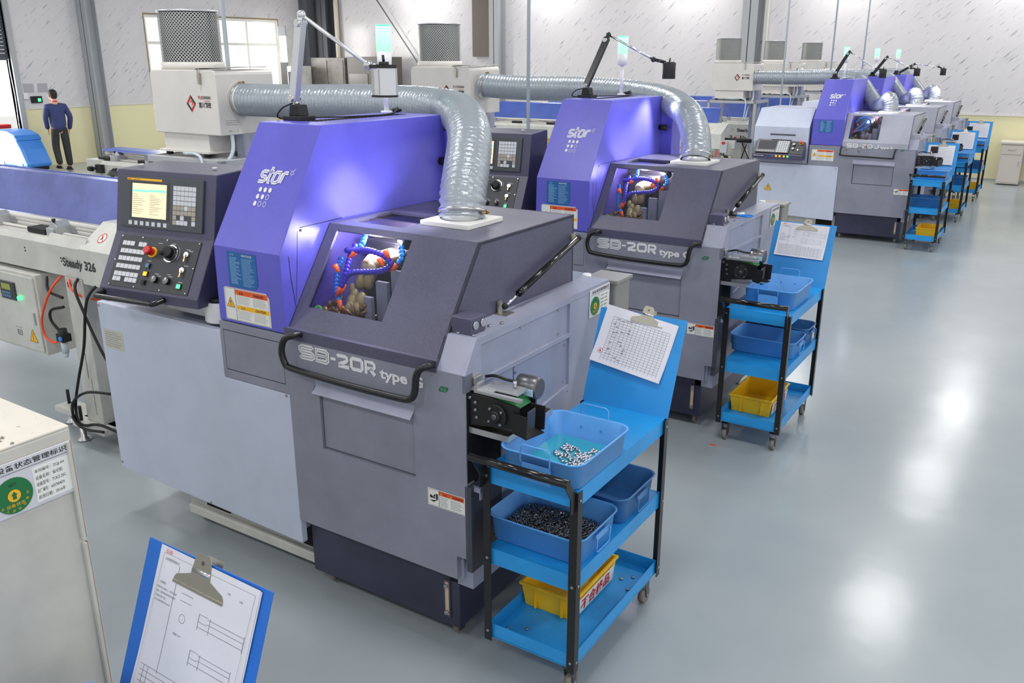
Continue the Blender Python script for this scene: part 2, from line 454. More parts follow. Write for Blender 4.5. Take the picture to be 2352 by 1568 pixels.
# window with two rows of panes
wf = MB(); fr_w = 0.075
for z in (WZ0, 2.75, WZ1 - fr_w): wf.box(XL - 0.12, XL - 0.04, WY0, WY1, z, z + fr_w)
ny = 4
for i in range(ny + 1):
    y = WY0 + (WY1 - fr_w - WY0) * i / ny; wf.box(XL - 0.115, XL - 0.045, y, y + fr_w, WZ0, WZ1)
win = struct('window_1', wf, mat('window_frame', (232, 232, 226), 0.4))
MB().box(XL - 0.085, XL - 0.075, WY0, WY1, WZ0, WZ1).build('window_pane', pane_glass, win)
MB().hole(Frame((XL, 0, 0), (0, 1, 0), (0, 0, 1)), (WY0 - 0.02, WY1 + 0.03, WZ0 - 0.03, WZ1 + 0.035), (WY0, WY1, WZ0, WZ1), 0, 0.012).build('window_surround', mat('surround_brown', (150, 128, 96), 0.5), win)
# outside, through the doorway
o = MB().box(-40, XL - 0.2, -4, 30, -0.12, -0.02).build('outside_pavement', concrete_out); o['kind'] = 'structure'
tag(MB().box(-30.5, -29.3, 12.9, 14.6, -0.02, 3.2).build('neighbour_wall', mat('outside_wall', (214, 196, 170), 0.8)), 'pale beige outdoor wall seen through the open roller door', 'wall')
# steel columns and services on the walls
def column(name, x0, x1, y0, y1, m, z1=ZC):
    mb = MB(); t_ = 0.018
    if (x1 - x0) < 0.02 + (y1 - y0) and x0 < XL + 0.1:      # flange parallel to the left wall
        mb.box(x1 - t_, x1, y0, y1, 0, z1); mb.box(x0, x0 + t_, y0, y1, 0, z1); mb.box(x0, x1, (y0 + y1) / 2 - t_ / 2, (y0 + y1) / 2 + t_ / 2, 0, z1)
    else:
        mb.box(x0, x1, y0, y0 + t_, 0, z1); mb.box(x0, x1, y1 - t_, y1, 0, z1); mb.box((x0 + x1) / 2 - t_ / 2, (x0 + x1) / 2 + t_ / 2, y0, y1, 0, z1)
    return struct(name, mb, m)
column('trim_3', XL + 0.02, XL + 0.36, 12.86, 13.14, trim_grey)
column('trim_4', -19.98, -19.62, 20.3, 20.65, trim_dark)
column('trim_5', -13.72, -13.42, 20.3, 20.66, trim_grey)
column('trim_6', -6.85, -6.5, 20.3, 20.66, trim_grey)
struct('trim_7', MB().box(-6.42, -6.34, 20.55, 20.66, 0, ZC), MATS['rail_white'])
tag(MB().cyl((-19.42, 20.55, 0), (-19.42, 20.55, ZC), 0.07, 12).build('downpipe', mat('pvc_cream', (222, 214, 196), 0.4)), 'cream vertical pipe beside the dark corner column', 'pipe')
tag(MB().box(XL + .01, -20.1, 20.02, 20.34, 0, ZC).build('cable_trunking', trim_dark), 'dark grey vertical trunking rising in the far left corner', 'trunking')
tag(MB().box(-14.4, -13.75, 20.5, 20.66, 2.45, ZC).build('cable_duct', mat('duct_brown', (112, 100, 94), 0.5)), 'brown-grey vertical duct on the back wall left of a column', 'duct')
tag(MB().cyl((-17.95, 20.55, 4.2), (-15.2, 20.55, 0.9), 0.018, 8).build('bracing_rod', trim_dark), 'thin diagonal steel bracing rod on the back wall', 'rod')
for (x, y, z0, lb) in ((-5.02, 4.22, 1.3, 'clear vertical air pipe dropping behind the nearest machine'),
                       (-3.86, 6.28, 1.5, 'grey vertical conduit dropping behind the second machine'),
                       (-3.92, 13.7, 1.45, 'thin vertical conduit beside the dust collector of the third machine'),
                       (-3.75, 15.9, 1.9, 'thin vertical conduit rising behind the third machine'),
                       (-3.63, 17.8, 1.9, 'thin vertical conduit rising behind the fourth machine')):
    p = MB().cyl((x, y, z0), (x, y, ZC), 0.0145, 12)
    o = p.build('air_pipe', pipe_m); tag(o, lb, 'pipe', 'vertical service pipes')
    MB().cyl((x, y, z0 - 0.03), (x, y, z0 + 0.03), 0.021, 12).build('pipe_fitting', steel, o)
# ceiling lamps (seen as reflections in the floor)
proto = thing('high_bay_lamp', (LAMP_SPOTS[0][0], LAMP_SPOTS[0][1], 4.9), 'round high-bay lamp hanging from the ceiling', 'lamp', 'high-bay lamps under the ceiling')
MB().lathe((0, 0, 0), [(0.43, 0.0), (0.43, 0.02), (0.2, 0.1), (0.08, 0.16)], 24).build('housing', steel_dark, proto)
MB().lathe((0, 0, -0.012), [(0.40, 0), (0.40, 0.01)], 24).build('diffuser', bay_glow, proto)
MB().cyl((0, 0, 0.15), (0, 0, ZC - 4.9), 0.012, 8).build('rod', steel_dark, proto)
for x, y in LAMP_SPOTS[1:]: c = copy_tree(proto); c.location = (x, y, 4.9)
# wall terminal by the door
t = thing('time_clock', (XL + 0.005, 11.55, 1.5), 'small black fingerprint terminal with green light on the wall by the door', 'terminal')
MB().box(0, 0.04, -0.13, 0.13, -0.07, 0.08).build('casing', black_matte, t, 0.01)
MB().box(0.04, 0.043, 0.02, 0.09, -0.04, 0.03).build('sensor_light', green_led, t)
for y_, lb in ((11.42, 'left of two blank grey paper notices above the wall terminal'), (11.75, 'right of two blank grey paper notices above the wall terminal')):
    tag(MB().box(XL, XL + 0.004, y_ - 0.12, y_ + 0.12, 1.66, 1.86).build('notice_sheet', mat('notice_grey' + str(y_), (176, 174, 180), 0.7)), lb, 'notice', 'paper notices by the door')
sw = MB().box(XL, XL + 0.05, 11.25, 11.36, 1.52, 1.66); tag(sw.build('wall_switch', white_plastic, None, 0.008), 'small white switch box beside the door post', 'switch')

# ================================================================== THE LATHES
FT = Frame((0, 0, 0), (1, 0, 0), (0, 0, 1))
def screws(parent, fr, pts, r=0.006, c0=0.0):
    for a, b in pts: MB().disc(fr, a, b, r, c0, c0 + 0.003, 10).build('screw', screw_m, parent)
S_LET = lambda ox, oy, w, h: [(ox + w, oy + h * .86), (ox + w * .94, oy + h), (ox + w * .12, oy + h), (ox, oy + h * .88), (ox, oy + h * .62), (ox + w * .12, oy + h * .5), (ox + w * .86, oy + h * .5), (ox + w, oy + h * .38), (ox + w, oy + h * .12), (ox + w * .88, oy), (ox + w * .06, oy), (ox, oy + h * .14)]
def logo_star(parent, fr, k=1.0):
    """the word star in outlined slanting strokes with a small star after it, nine dots below"""
    a, b = MB(), MB()
    sh = 0.22
    def sk(pts): return [((x + y * sh) * k, y * k) for x, y in pts]
    strokes = []
    strokes.append([(0.034, .046), (0.03, .05), (.006, .05), (.0, .045), (.0, .03), (.006, .025), (.028, .025), (.034, .02), (.034, .006), (.028, 0), (-.004, 0)])
    strokes.append([(.052, .074), (.052, .006), (.058, 0), (.07, 0)])
    strokes.append([(.042, .05), (.07, .05)])
    strokes.append([(.118, .05), (.088, .05), (.081, .043), (.081, .007), (.088, 0), (.108, 0), (.114, .006)])
    strokes.append([(.118, .05), (.118, 0)])
    strokes.append([(.134, 0), (.134, .042), (.141, .05), (.16, .05)])
    for s_ in strokes:
        a.ribbon(fr, sk(s_), 0.0175 * k, 0, 0.0012)
        b.ribbon(fr, sk(s_), 0.0024 * k, 0, 0.0018)
    cx_, cy_ = 0.192 * k, 0.052 * k
    st = []
    for i in range(10):
        r_ = (0.026 if i == 0 else 0.015) * k if i % 2 == 0 else 0.006 * k
        t_ = R(55 - 36 * i); st.append((cx_ + r_ * math.cos(t_), cy_ + r_ * math.sin(t_)))
    a.ribbon(fr, st, 0.0026 * k, 0, 0.0012, closed=True)
    lo = a.build('logo_lettering', letter_white, parent)
    b.build('inline', violet, lo)
    d = MB()
    for r_ in range(3):
        for c_ in range(3):
            x = (0.028 + c_ * 0.031 - r_ * 0.0035) * k; y = (-0.038 - r_ * 0.034) * k
            ring = [(x + .0095 * k * math.cos(t_), y + .012 * k * math.sin(t_)) for t_ in [2 * PI * q / 16 for q in range(16)]]
            if c_ + r_ <= 2: d.fpoly(fr, ring, 0, 0.001)
            else: d.ribbon(fr, ring, 0.0022 * k, 0, 0.001, closed=True)
    d.build('logo_dots', letter_white, parent)
def warning_tri(mb, mb2, fr, a, b, s_):
    mb.fpoly(fr, [(a, b), (a + s_, b), (a + s_ / 2, b + s_ * .9)], 0.0012, 0.002)
    mb2.ribbon(fr, [(a, b), (a + s_, b), (a + s_ / 2, b + s_ * .9)], s_ * .08, 0, 0.0024, closed=True)
    mb2.fbox(fr, a + s_ * .46, a + s_ * .54, b + s_ * .3, b + s_ * .62, 0.002, 0.0026)
    mb2.fbox(fr, a + s_ * .46, a + s_ * .54, b + s_ * .14, b + s_ * .22, 0.002, 0.0026)
def sticker_caution(parent, fr, w, h):
    pl = MB().fpoly(fr, [(0, 0), (w, 0), (w, h * .85), (w * .93, h), (w * .04, h), (0, h * .95)], 0, 0.001).build('warning_sticker', label_white, parent)
    o_, y_, k_, g_ = MB(), MB(), MB(), MB()
    o_.fbox(fr, w * .25, w * .96, h * .80, h * .955, 0, 0.0015)
    y_.fbox(fr, w * .27, w * .985, h * .36, h * .49, 0, 0.0015)
    k_.ribbon(fr, [(w * .02, h * .02), (w * .98, h * .02), (w * .98, h * .84), (w * .92, h * .98), (w * .05, h * .98), (w * .02, h * .94)], 0.0016, 0, 0.0014, closed=True)
    k_.fbox(fr, w * .245, w * .252, h * .02, h * .98, 0, 0.0014)
    k_.text(fr, '危 险', w * .34, h * .83, h=h * .07, c=0.002, bold=.02); k_.text(fr, 'WARNING', w * .66, h * .83, w=w * .22, h=h * .08, c=0.002, bold=.02)
    k_.text(fr, '注 意', w * .36, h * .385, h=h * .07, c=0.002); k_.text(fr, 'CAUTION', w * .68, h * .385, w=w * .22, h=h * .08, c=0.002, bold=.02)
    line_block(g_, fr, w * .28, w * .60, h * .53, h * .78, 8, h * .009); line_block(g_, fr, w * .64, w * .95, h * .53, h * .78, 9, h * .009)
    line_block(g_, fr, w * .28, w * .60, h * .07, h * .34, 8, h * .009); line_block(g_, fr, w * .64, w * .95, h * .07, h * .34, 9, h * .009)
    warning_tri(y_, k_, fr, w * .05, h * .40, w * .17)
    warning_tri(y_, k_, fr, w * .27, h * .82, w * .05); warning_tri(y_, k_, fr, w * .58, h * .82, w * .05)
    o_.build('orange_band', label_orange, pl); y_.build('yellow_band', label_yellow, pl); k_.build('lettering', ink, pl); g_.build('small_print', print_grey, pl)
def sticker_notice(parent, fr, w, h):
    pl = MB().fpoly(fr, [(0, 0), (w * .88, 0), (w, h * .12), (w, h), (0, h)], 0, 0.001).build('notice_sticker', label_blue, parent)
    k_, g_ = MB(), MB()
    k_.text(fr, '注  意', w * .12, h * .90, h=h * .05, c=0.0015); k_.text(fr, 'NOTICE', w * .52, h * .90, w=w * .34, h=h * .06, c=0.0015, bold=.01)
    line_block(g_, fr, w * .08, w * .46, h * .08, h * .86, 20, h * .012, 0.0014, .5); line_block(g_, fr, w * .5, w * .93, h * .05, h * .86, 24, h * .008, 0.0014, .4)
    k_.build('lettering', letter_white, pl); g_.build('small_print', label_line, pl)
def sticker_pinch(parent, fr, w, h):
    pl = MB().fbox(fr, 0, w, 0, h, 0, 0.001).build('pinch_warning_sticker', label_white, parent)
    o_, k_, g_, y_ = MB(), MB(), MB(), MB()
    o_.fbox(fr, w * .31, w * .975, h * .72, h * .95, 0, 0.0015)
    k_.ribbon(fr, [(w * .02, h * .04), (w * .98, h * .04), (w * .98, h * .96), (w * .02, h * .96)], 0.0014, 0, 0.0014, closed=True)
    k_.fbox(fr, w * .30, w * .31, h * .04, h * .96, 0, 0.0014)
    k_.fpoly(fr, [(w * .05, h * .3), (w * .16, h * .24), (w * .27, h * .42), (w * .17, h * .36)], 0, 0.0015)
    k_.fbox(fr, w * .06, w * .12, h * .45, h * .62, 0, 0.0015); k_.fbox(fr, w * .12, w * .2, h * .46, h * .55, 0, 0.0015)
    k_.fbox(fr, w * .22, w * .275, h * .42, h * .75, 0, 0.0015); k_.fpoly(fr, [(w * .15, h * .56), (w * .21, h * .6), (w * .2, h * .7), (w * .16, h * .66)], 0, 0.0015)
    k_.text(fr, '警 告', w * .42, h * .77, h=h * .11, c=0.002, bold=.02); k_.text(fr, 'WARNING', w * .67, h * .77, w=w * .28, h=h * .13, c=0.002, bold=.02)
    warning_tri(y_, k_, fr, w * .33, h * .75, w * .07); warning_tri(y_, k_, fr, w * .59, h * .75, w * .07)
    line_block(g_, fr, w * .34, w * .56, h * .12, h * .66, 6, h * .022); line_block(g_, fr, w * .62, w * .96, h * .12, h * .66, 6, h * .022)
    o_.build('orange_band', label_orange, pl); k_.build('lettering', ink, pl); y_.build('yellow_mark', label_yellow, pl); g_.build('small_print', ink_grey, pl)
def status_sign(fr, w, h, label, group=None, detail=True):
    """acrylic equipment-status plate with a green dial; origin of fr = lower-left corner"""
    t = thing('status_sign', fr.o, label, 'sign', group)
    f = fr_at(fr, (0, 0, 0))
    MB().fbox(f, 0, w, 0, h, 0, 0.004).build('plate', sign_clear, t, 0.002)
    cx_, cy_, r_ = w * .25, h * .38, h * .33
    dial = MB().disc(f, cx_, cy_, r_, 0.004, 0.006, 36).build('status_dial', label_green, t)
    MB().disc(f, cx_, cy_, r_ * .34, 0.006, 0.0068, 24).build('dial_centre', label_yellow, dial)
    MB().fpoly(f, [(cx_ - .10 * r_, cy_ - .2 * r_), (cx_ + .10 * r_, cy_ - .2 * r_), (cx_ + .10 * r_, cy_ + .04 * r_), (cx_ + .18 * r_, cy_ + .04 * r_), (cx_, cy_ + .24 * r_), (cx_ - .18 * r_, cy_ + .04 * r_), (cx_ - .10 * r_, cy_ + .04 * r_)], .0068, .0072).build('arrow', label_green, dial)
    y_ = MB(); g2 = MB()
    g2.text(f, '运行', cx_ - r_ * .22, cy_ + r_ * .55, w=r_ * .44, h=r_ * .2, c=.0066)
    y_.text(f, '设备状态', cx_ - r_ * .5, cy_ - r_ * .62, w=r_ * 1.0, h=r_ * .2, c=.0066)
    for i, ch in enumerate('非人员禁止操作'):
        a_ = R(-150 + i * 24); y_.text(f, ch, cx_ + r_ * .84 * math.cos(a_) - r_ * .07, cy_ + r_ * .84 * math.sin(a_) - r_ * .07, h=r_ * .15, c=.0066, rot=a_ + PI / 2 if detail else 0)
    y_.build('dial_lettering', label_yellow, dial); g2.build('dial_word', ink, dial)
    k_ = MB()
    k_.text(f, '设备状态管理标识', w * .10, h * .84, w=w * .84, h=h * .11, c=.0048, bold=.012)
    k_.fbox(f, w * .04, w * .97, h * .795, h * .802, .004, .0046)
    k_.build('heading', ink, t)
    card = MB().fbox(f, w * .50, w * .95, h * .07, h * .74, .004, .005).build('data_card', label_white, t)
    m_ = MB()
    for i, s_ in enumerate(('本司编号：ZQJ-04', '设备名称：纵切机', '设备型号：TCKZ-20C', '出厂编号：16057004074', '启用日期：2016年')):
        m_.text(f, s_, w * .52, h * (.62 - i * .125), w=w * (.36 if i in (0, 2) else .33), h=h * .075, c=.0054)
    m_.build('lettering', ink, card)
    return t

def make_lathe(kind, loc, label, detail=True):
    """CNC sliding-head lathe; local origin on the floor under the right front corner of its cover"""
    Rk = kind == 'R'
    T = thing('cnc_lathe', loc, label, 'machine', 'numerically controlled lathes standing in a row')
    # --- tank with castors and sight gauge
    tk = MB().box(-0.945, -0.085, 0.05, 1.1, 0.075, 0.37).build('coolant_tank', navy, T, 0.006)
    MB().box(-0.155, -0.137, 0.042, 0.052, 0.13, 0.29).build('gauge_body', mat('gauge_' + kind, (190, 170, 150), 0.3), tk)
    g = MB(); g.box(-0.162, -0.13, 0.044, 0.05, 0.12, 0.30); g.build('gauge_plate', steel_dark, tk)
    for z in (0.145, 0.275): MB().cyl((-0.146, 0.03, z), (-0.146, 0.045, z), 0.009, 8).build('gauge_bolt', screw_m, tk)
    for x in (-0.87, -0.14):
        for y in (0.12, 1.02):
            cst = MB().cyl((x - 0.012, y, 0.034), (x + 0.012, y, 0.034), 0.034, 16).build('caster', mat('caster_wheel', (120, 116, 108), 0.4) if 'caster_wheel' not in MATS else MATS['caster_wheel'], T)
            h = MB(); h.box(x - 0.018, x - 0.014, y - 0.02, y + 0.02, 0.02, 0.078); h.box(x + 0.014, x + 0.018, y - 0.02, y + 0.02, 0.02, 0.078); h.box(x - 0.02, x + 0.02, y - 0.025, y + 0.025, 0.07, 0.078)
            h.build('fork', steel_dark, cst)
    # --- bed under the left half
    b = MB(); b.box(-1.95, -0.95, 0.13, 1.15, 0.10, 0.30); b.box(-1.93, -0.95, 0.10, 0.14, 0.06, 0.115)
    bed = b.build('machine_bed', feeder_white, T, 0.008)
    for x0, x1 in ((-1.80, -1.62), (-1.22, -1.0)): MB().box(x0, x1, 0.12, 0.1295, 0.135, 0.26).build('bed_pocket', void, bed)
    for x in (-1.9, -1.25): MB().cyl((x, 0.2, 0), (x, 0.2, 0.10), 0.03, 12).build('leveling_foot', steel_dark, T)
    for x in (-1.9, -1.25): MB().cyl((x, 1.0, 0), (x, 1.0, 0.10), 0.03, 12).build('leveling_foot', steel_dark, T)
    # --- front cover with its recessed chip door
    f = MB()
    rx0, rx1, rz0, rz1 = -0.776, -0.257, 0.77, 1.085
    f.hole(FT, (-0.96, -0.057, 0.36, 1.262), (rx0, rx1, rz0, rz1), -0.05, 0.0)
    f.box(-0.057, 0.0, 0.0, 0.05, 0.47, 1.262)
    fc = f.build('front_cover', body_grey, T)
    MB().box(-0.058, -0.045, 0.03, 0.05, 0.35, 0.47).build('cover_fold', side_grey, fc)
    rd = MB(); rd.box(rx0 + .006, rx1 - .006, 0.012, 0.03, rz0 + .006, rz1 - .02)
    cd = rd.build('chip_door', body_grey, T)
    e = MB(); e.box(rx0, rx1, 0.031, 0.05, rz0, rz1); e.build('door_recess', void, cd)
    lip = MB(); lip.prism([(rx0 - .015, -0.002, 1.092), (rx0 - .015, -0.006, 1.06), (rx0 - .015, -0.03, 1.036), (rx0 - .015, -0.028, 1.04), (rx0 - .015, 0.0, 1.066), (rx0 - .015, 0.012, 1.092)], (rx1 - rx0 + .02, 0, 0))
    lip.build('finger_lip', side_grey, cd)
    # --- side cover with sloping shoulder, ribs and recessed panels
    s = MB()
    s.prism([(-0.134, 0.05, 0.48), (-0.134, 0.003, 0.48), (-0.134, 0.003, 1.2625), (-0.134, 0.079, 1.388), (-0.134, 1.2, 1.388), (-0.134, 1.2, 0.30), (-0.134, 0.05, 0.30)], (0.122, 0, 0))
    s.prism([(-0.013, 0.0, 0.812), (-0.013, 0.0, 1.262), (-0.013, 0.079, 1.388), (-0.013, 0.11, 1.388), (-0.013, 0.11, 0.812)], (0.013, 0, 0)) if not Rk else None
    if Rk:
        s.prism([(-0.013, 0.0, 1.19), (-0.013, 0.0, 1.262), (-0.013, 0.079, 1.388), (-0.013, 0.11, 1.388), (-0.013, 0.11, 1.23)], (0.013, 0, 0))
    s.fbox(SIDE, 0.11, 1.2, 1.358, 1.388, -0.013, 0); s.fbox(SIDE, 0.814, 1.2, 0.30, 1.36, -0.013, 0)
    s.fbox(SIDE, 0.02, 0.814, 1.198, 1.216, -0.013, 0)
    s.prism([SIDE.p(0.25, 0.30, -0.013), SIDE.p(0.814, 0.30, -0.013), SIDE.p(0.814, 0.968, -0.013), SIDE.p(0.25, 0.90, -0.013)], (0.013, 0, 0))
    sc = s.build('side_cover', side_grey, T)
    sp = MB(); sp.fbox(SIDE, 0.356, 0.358, 0.95, 1.195, -0.014, -0.010); sp.build('panel_seam', void, sc)
    screws(sc, SIDE, [(0.725, 1.345), (0.413, 1.347), (0.726, 1.235), (0.785, 1.166), (0.37, 1.162), (0.785, 0.99)], 0.007, -0.012)
    screws(sc, SIDE, [(0.803, 0.94)], 0.004, 0)
    for x, y in ((-0.03, 0.105), (-0.10, 0.10), (-0.03, 0.3), (-0.10, 0.26), (-0.05, 0.24)): MB().cyl((x, y, 1.388), (x, y, 1.396), 0.008, 8).build('screw', screw_m, sc)
    lw = MB(); lw.box(-0.02, 0.006, 0.02, 0.24, 0.40, 0.80); lw.box(-0.01, 0.02, 0.0, 0.02, 0.46, 0.80)
    lw.build('lower_guard', mat('guard_dark', (60, 66, 78), 0.4) if 'guard_dark' not in MATS else MATS['guard_dark'], sc)
    hk = MB(); hk.box(0.0, 0.05, 0.02, 0.035, 0.775, 0.795); hk.box(0.045, 0.05, 0.02, 0.035, 0.745, 0.795); hk.build('hook_bracket', side_grey, sc)
    vd = MB(); vd.fbox(SIDE, 0.006, 0.115, 0.81, 1.192, -0.02, 0.001); vd.fbox(SIDE, 0.115, 0.25, 0.81, 1.15, -0.02, -0.005)
    vd.build('conveyor_opening', void, T)
    # --- hood
    hm = hood_dark if Rk else hood_grey
    yt, zt = (0.306, 1.706) if Rk else (0.150, 1.69)
    y0h, z0h = (0.019, 1.298) if Rk else (0.0, 1.325)
    xl, xr, yb = -0.957, -0.134 if Rk else -0.105, 1.077
    dv = Vector((0, yt - y0h, zt - z0h)); Ls = dv.length
    SL = Frame((0, y0h, z0h), (1, 0, 0), dv)
    wa, wb = (0.135 * Ls / .5, 0.955 * Ls) if Rk else (0.19 * Ls, 0.93 * Ls)
    wx0, wx1 = (-0.89, -0.468) if Rk else (-0.885, -0.50)
    wb = 0.94 * Ls; wa = (0.205 if Rk else 0.11) * Ls
    h = MB()
    h.hole(SL, (xl, xr, 0, Ls), (wx0, wx1, wa, wb), -0.012, 0)
    h.box(xl, xr, -0.003 if Rk else 0.0, 0.02, 1.250, 1.2985 if Rk else 1.326)
    TF = Frame((0, 0, zt), (1, 0, 0), (0, 1, 0))
    tw = (-0.91, -0.60, 0.39, 0.69)
    h.hole(TF, (xl, xr, yt, yb), tw, -0.012, 0)
    for x in (xl, xr - 0.012):
        ysl = y0h + (1.388 - z0h) * (yt - y0h) / (zt - z0h); ym = .62
        h.prism([(x, ysl, 1.388), (x, yt, zt), (x, ym, zt), (x, ym, 1.388)], (0.012, 0, 0)); h.prism([(x, ym, 1.388), (x, ym, zt), (x, yb, zt), (x, yb, 1.388)], (0.012, 0, 0))
        h.prism([(x, y0h, 1.25), (x, y0h, z0h), (x, ysl, 1.388), (x, max(ysl - .01, 0.079), 1.388)], (0.012, 0, 0))
    h.box(xl, xr, yb - 0.012, yb, 1.25, zt)
    hd = h.build('hood', hm, T)
    # windows
    MB().fbox(SL, wx0 - 0.01, wx1 + 0.01, wa - 0.01, wb + 0.01, -0.016, -0.012).build('front_window', hood_glass, hd)
    MB().fbox(TF, tw[0] - .01, tw[1] + .01, tw[2] - .01, tw[3] + .01, -0.016, -0.012).build('top_window', hood_glass, hd)
    # catch box on the hinge side
    c = MB(); c.prism([(xr, 0.10, 1.37), (xr, 0.10, 1.455), (xr, 0.20, 1.455), (xr, 0.20, 1.39)], (0.095, 0, 0))
    cb = c.build('catch_box', hm, T, 0.004)
    for y in (0.125, 0.175): MB().cyl((xr + 0.095, y, 1.425), (xr + 0.103, y, 1.425), 0.016, 12).build('catch_bolt', steel, cb)
    # gas strut
    p0, p1 = Vector((xr + 0.035, 0.43, 1.42)), Vector((xr + 0.03, 1.07, 1.60))
    if not Rk: p0, p1 = Vector((xr + 0.035, 0.30, 1.42)), Vector((xr + 0.03, 0.92, 1.60))
    m_ = p0.lerp(p1, 0.2)
    sr = MB().cyl(m_, p1, 0.0145, 12).cyl(m_ - (p1 - p0).normalized() * .02, m_ + (p1 - p0) * .04, 0.016, 12).build('gas_strut', black_gloss, T)
    MB().cyl(p0, m_, 0.006, 10).build('strut_rod', chrome, sr)
    MB().sphere(p0, 0.014).build('strut_joint', black_matte, sr); MB().sphere(p1, 0.016).build('strut_joint', black_matte, sr)
    e = MB(); e.box(p0.x - .03, p0.x + .03, p0.y - .035, p0.y + .03, 1.388, 1.392); e.box(p0.x - .028, p0.x - .022, p0.y - .018, p0.y + .012, 1.39, 1.44)
    e.build('strut_bracket', clip_metal, sr); e = MB(); e.box(xr, p1.x + .004, p1.y - .02, p1.y + .012, 1.59, 1.594); e.box(xr, xr + .004, p1.y - .02, p1.y + .02, 1.57, 1.62); e.build('strut_bracket', clip_metal, sr)
    # --- what is seen inside the hood
    i_ = MB(); i_.box(xl + .013, xr - .014, 0.10, yb - .02, 1.16, 1.18); i_.box(xl + .013, xr - .014, 0.56, 0.58, 1.18, zt - .015); (i_.box(xl + .013, xl + .02, 0.6, 0.61, 1.18, 1.2))
    ia = i_.build('work_area', mat('cavity_' + kind, (62, 56, 62), 0.3), T)
    li = MB(); li.prism([(xl + .014, 0.05, 1.18), (xl + .014, 0.05, z0h + (.05 - y0h) * 1.3), (xl + .014, yt + .01, zt - .03), (xl + .014, 0.56, zt - .03), (xl + .014, 0.56, 1.18)], (.006, 0, 0)); li.build('side_liner', mat('liner_violet_' + kind, (74, 66, 128), .35), ia)
    i_ = MB(); sy = .0 if Rk else -.08
    i_.box(-0.545, xr - .02, 0.235 + sy, 0.255 + sy, 1.18, 1.555) ; i_.box(-0.605, -0.545, 0.205 + sy, 0.225 + sy, 1.18, 1.505); i_.box(-0.645, -0.605, 0.17 + sy, 0.19 + sy, 1.18, 1.44)
    i_.build('stepped_guard', side_grey, ia)
    i_ = MB(); i_.box(-0.86, -0.66, 0.44, 0.54, 1.45, 1.62); i_.box(-0.82, -0.70, 0.36, 0.44, 1.2, 1.5)
    i_.cyl((-0.58, 0.36, 1.655), (-0.51, 0.31, 1.655), 0.024, 14)
    i_.build('tool_post', steel_dark, ia, 0.004)
    i_ = MB(); i_.lathe((-0.71, .28, 1.545), [(.025, -.02), (.035, 0), (.048, .03), (.052, .2)], 20, 'Y'); i_.build('spindle_nose', mat('spindle_' + kind, (196, 176, 130) if Rk else (170, 168, 166), .3, .3), ia)
    rnd = random.Random(3)
    i_ = MB()
    for q in range(120):
        x, z = -0.89 + rnd.random() * .24, 1.22 + rnd.random() * .15
        y = (z - z0h) * .7 + y0h + .07 + rnd.random() * .10
        i_.cyl((x, y, z), (x + rnd.uniform(-.07, .07), y + rnd.uniform(-.04, .04), z + rnd.uniform(-.02, .05)), rnd.uniform(.004, .013), 6)
    i_.build('oily_tooling', mat('tooling_' + kind, (150, 118, 88), 0.2, 0.7), ia)
    i_ = MB()
    for q in range(16):
        a_ = rnd.uniform(0, 6.28); zz = 1.45 + .08 * math.sin(a_); i_.sphere((-0.70 + .06 * math.cos(a_) * rnd.random(), (zz - z0h) * .7 + y0h + .085 + .02 * rnd.random(), zz), rnd.uniform(.018, .042), 10, 7, (.8, .6, 1.2))
    i_.build('workpiece_holder', mat('holder_' + kind, (180, 165, 120) if Rk else (150, 150, 156), 0.35, 0.4), ia)
    hoses = ([[(-.83, .28, 1.60), (-.76, .25, 1.61), (-.69, .24, 1.625), (-.62, .24, 1.62), (-.575, .25, 1.60), (-.56, .25, 1.57), (-.60, .23, 1.545), (-.67, .22, 1.535), (-.74, .21, 1.525), (-.77, .2, 1.5), (-.785, .18, 1.46)],
              [(-.80, .3, 1.62), (-.80, .26, 1.57), (-.79, .23, 1.53), (-.785, .2, 1.47)], [(-.86, .27, 1.56), (-.84, .22, 1.50), (-.82, .19, 1.44), (-.79, .17, 1.40)], [(-.74, .30, 1.665), (-.73, .27, 1.64), (-.745, .25, 1.615)], [(-.52, .28, 1.645), (-.50, .26, 1.61), (-.52, .25, 1.58)]] if Rk else
             [[(-.83, .16, 1.58), (-.78, .15, 1.63), (-.70, .15, 1.645), (-.65, .14, 1.60), (-.66, .13, 1.54), (-.74, .12, 1.49), (-.82, .11, 1.46)], [(-.70, .13, 1.60), (-.75, .12, 1.54), (-.80, .11, 1.50)]])
    for hi, pts in enumerate(hoses):
        hb = MB(); sp_ = spline(pts, 30); acc = 0; last = sp_[0]
        for p in sp_:
            if (p - last).length > 0.0165 or p is sp_[0]: hb.sphere(p, 0.0135, 10, 6); last = p
        ho = hb.build('coolant_hose', hose_blue if (not Rk or hi >= 2) else hose_violet, ia)
        e_ = sp_[-1]; d_ = (sp_[-1] - sp_[-9]).normalized()
        MB().cyl(e_, e_ + d_ * .045, 0.013, 10, 0.006).build('nozzle', nozzle_orange, ho)
    on = MB()
    for p in ((-.575, .24, 1.635), (-.60, .23, 1.60), (-.83, .2, 1.55)): on.cyl(p, (p[0] + .02, p[1], p[2] - .03), 0.013, 8, .007)
    on.build('orange_fitting', nozzle_orange, ia)
    kn = MB().cyl((-.86, .12, 1.36), (-.86, .105, 1.365), .022, 8).build('green_knob', mat('knob_green', (110, 190, 110), .4) if 'knob_green' not in MATS else MATS['knob_green'], ia)
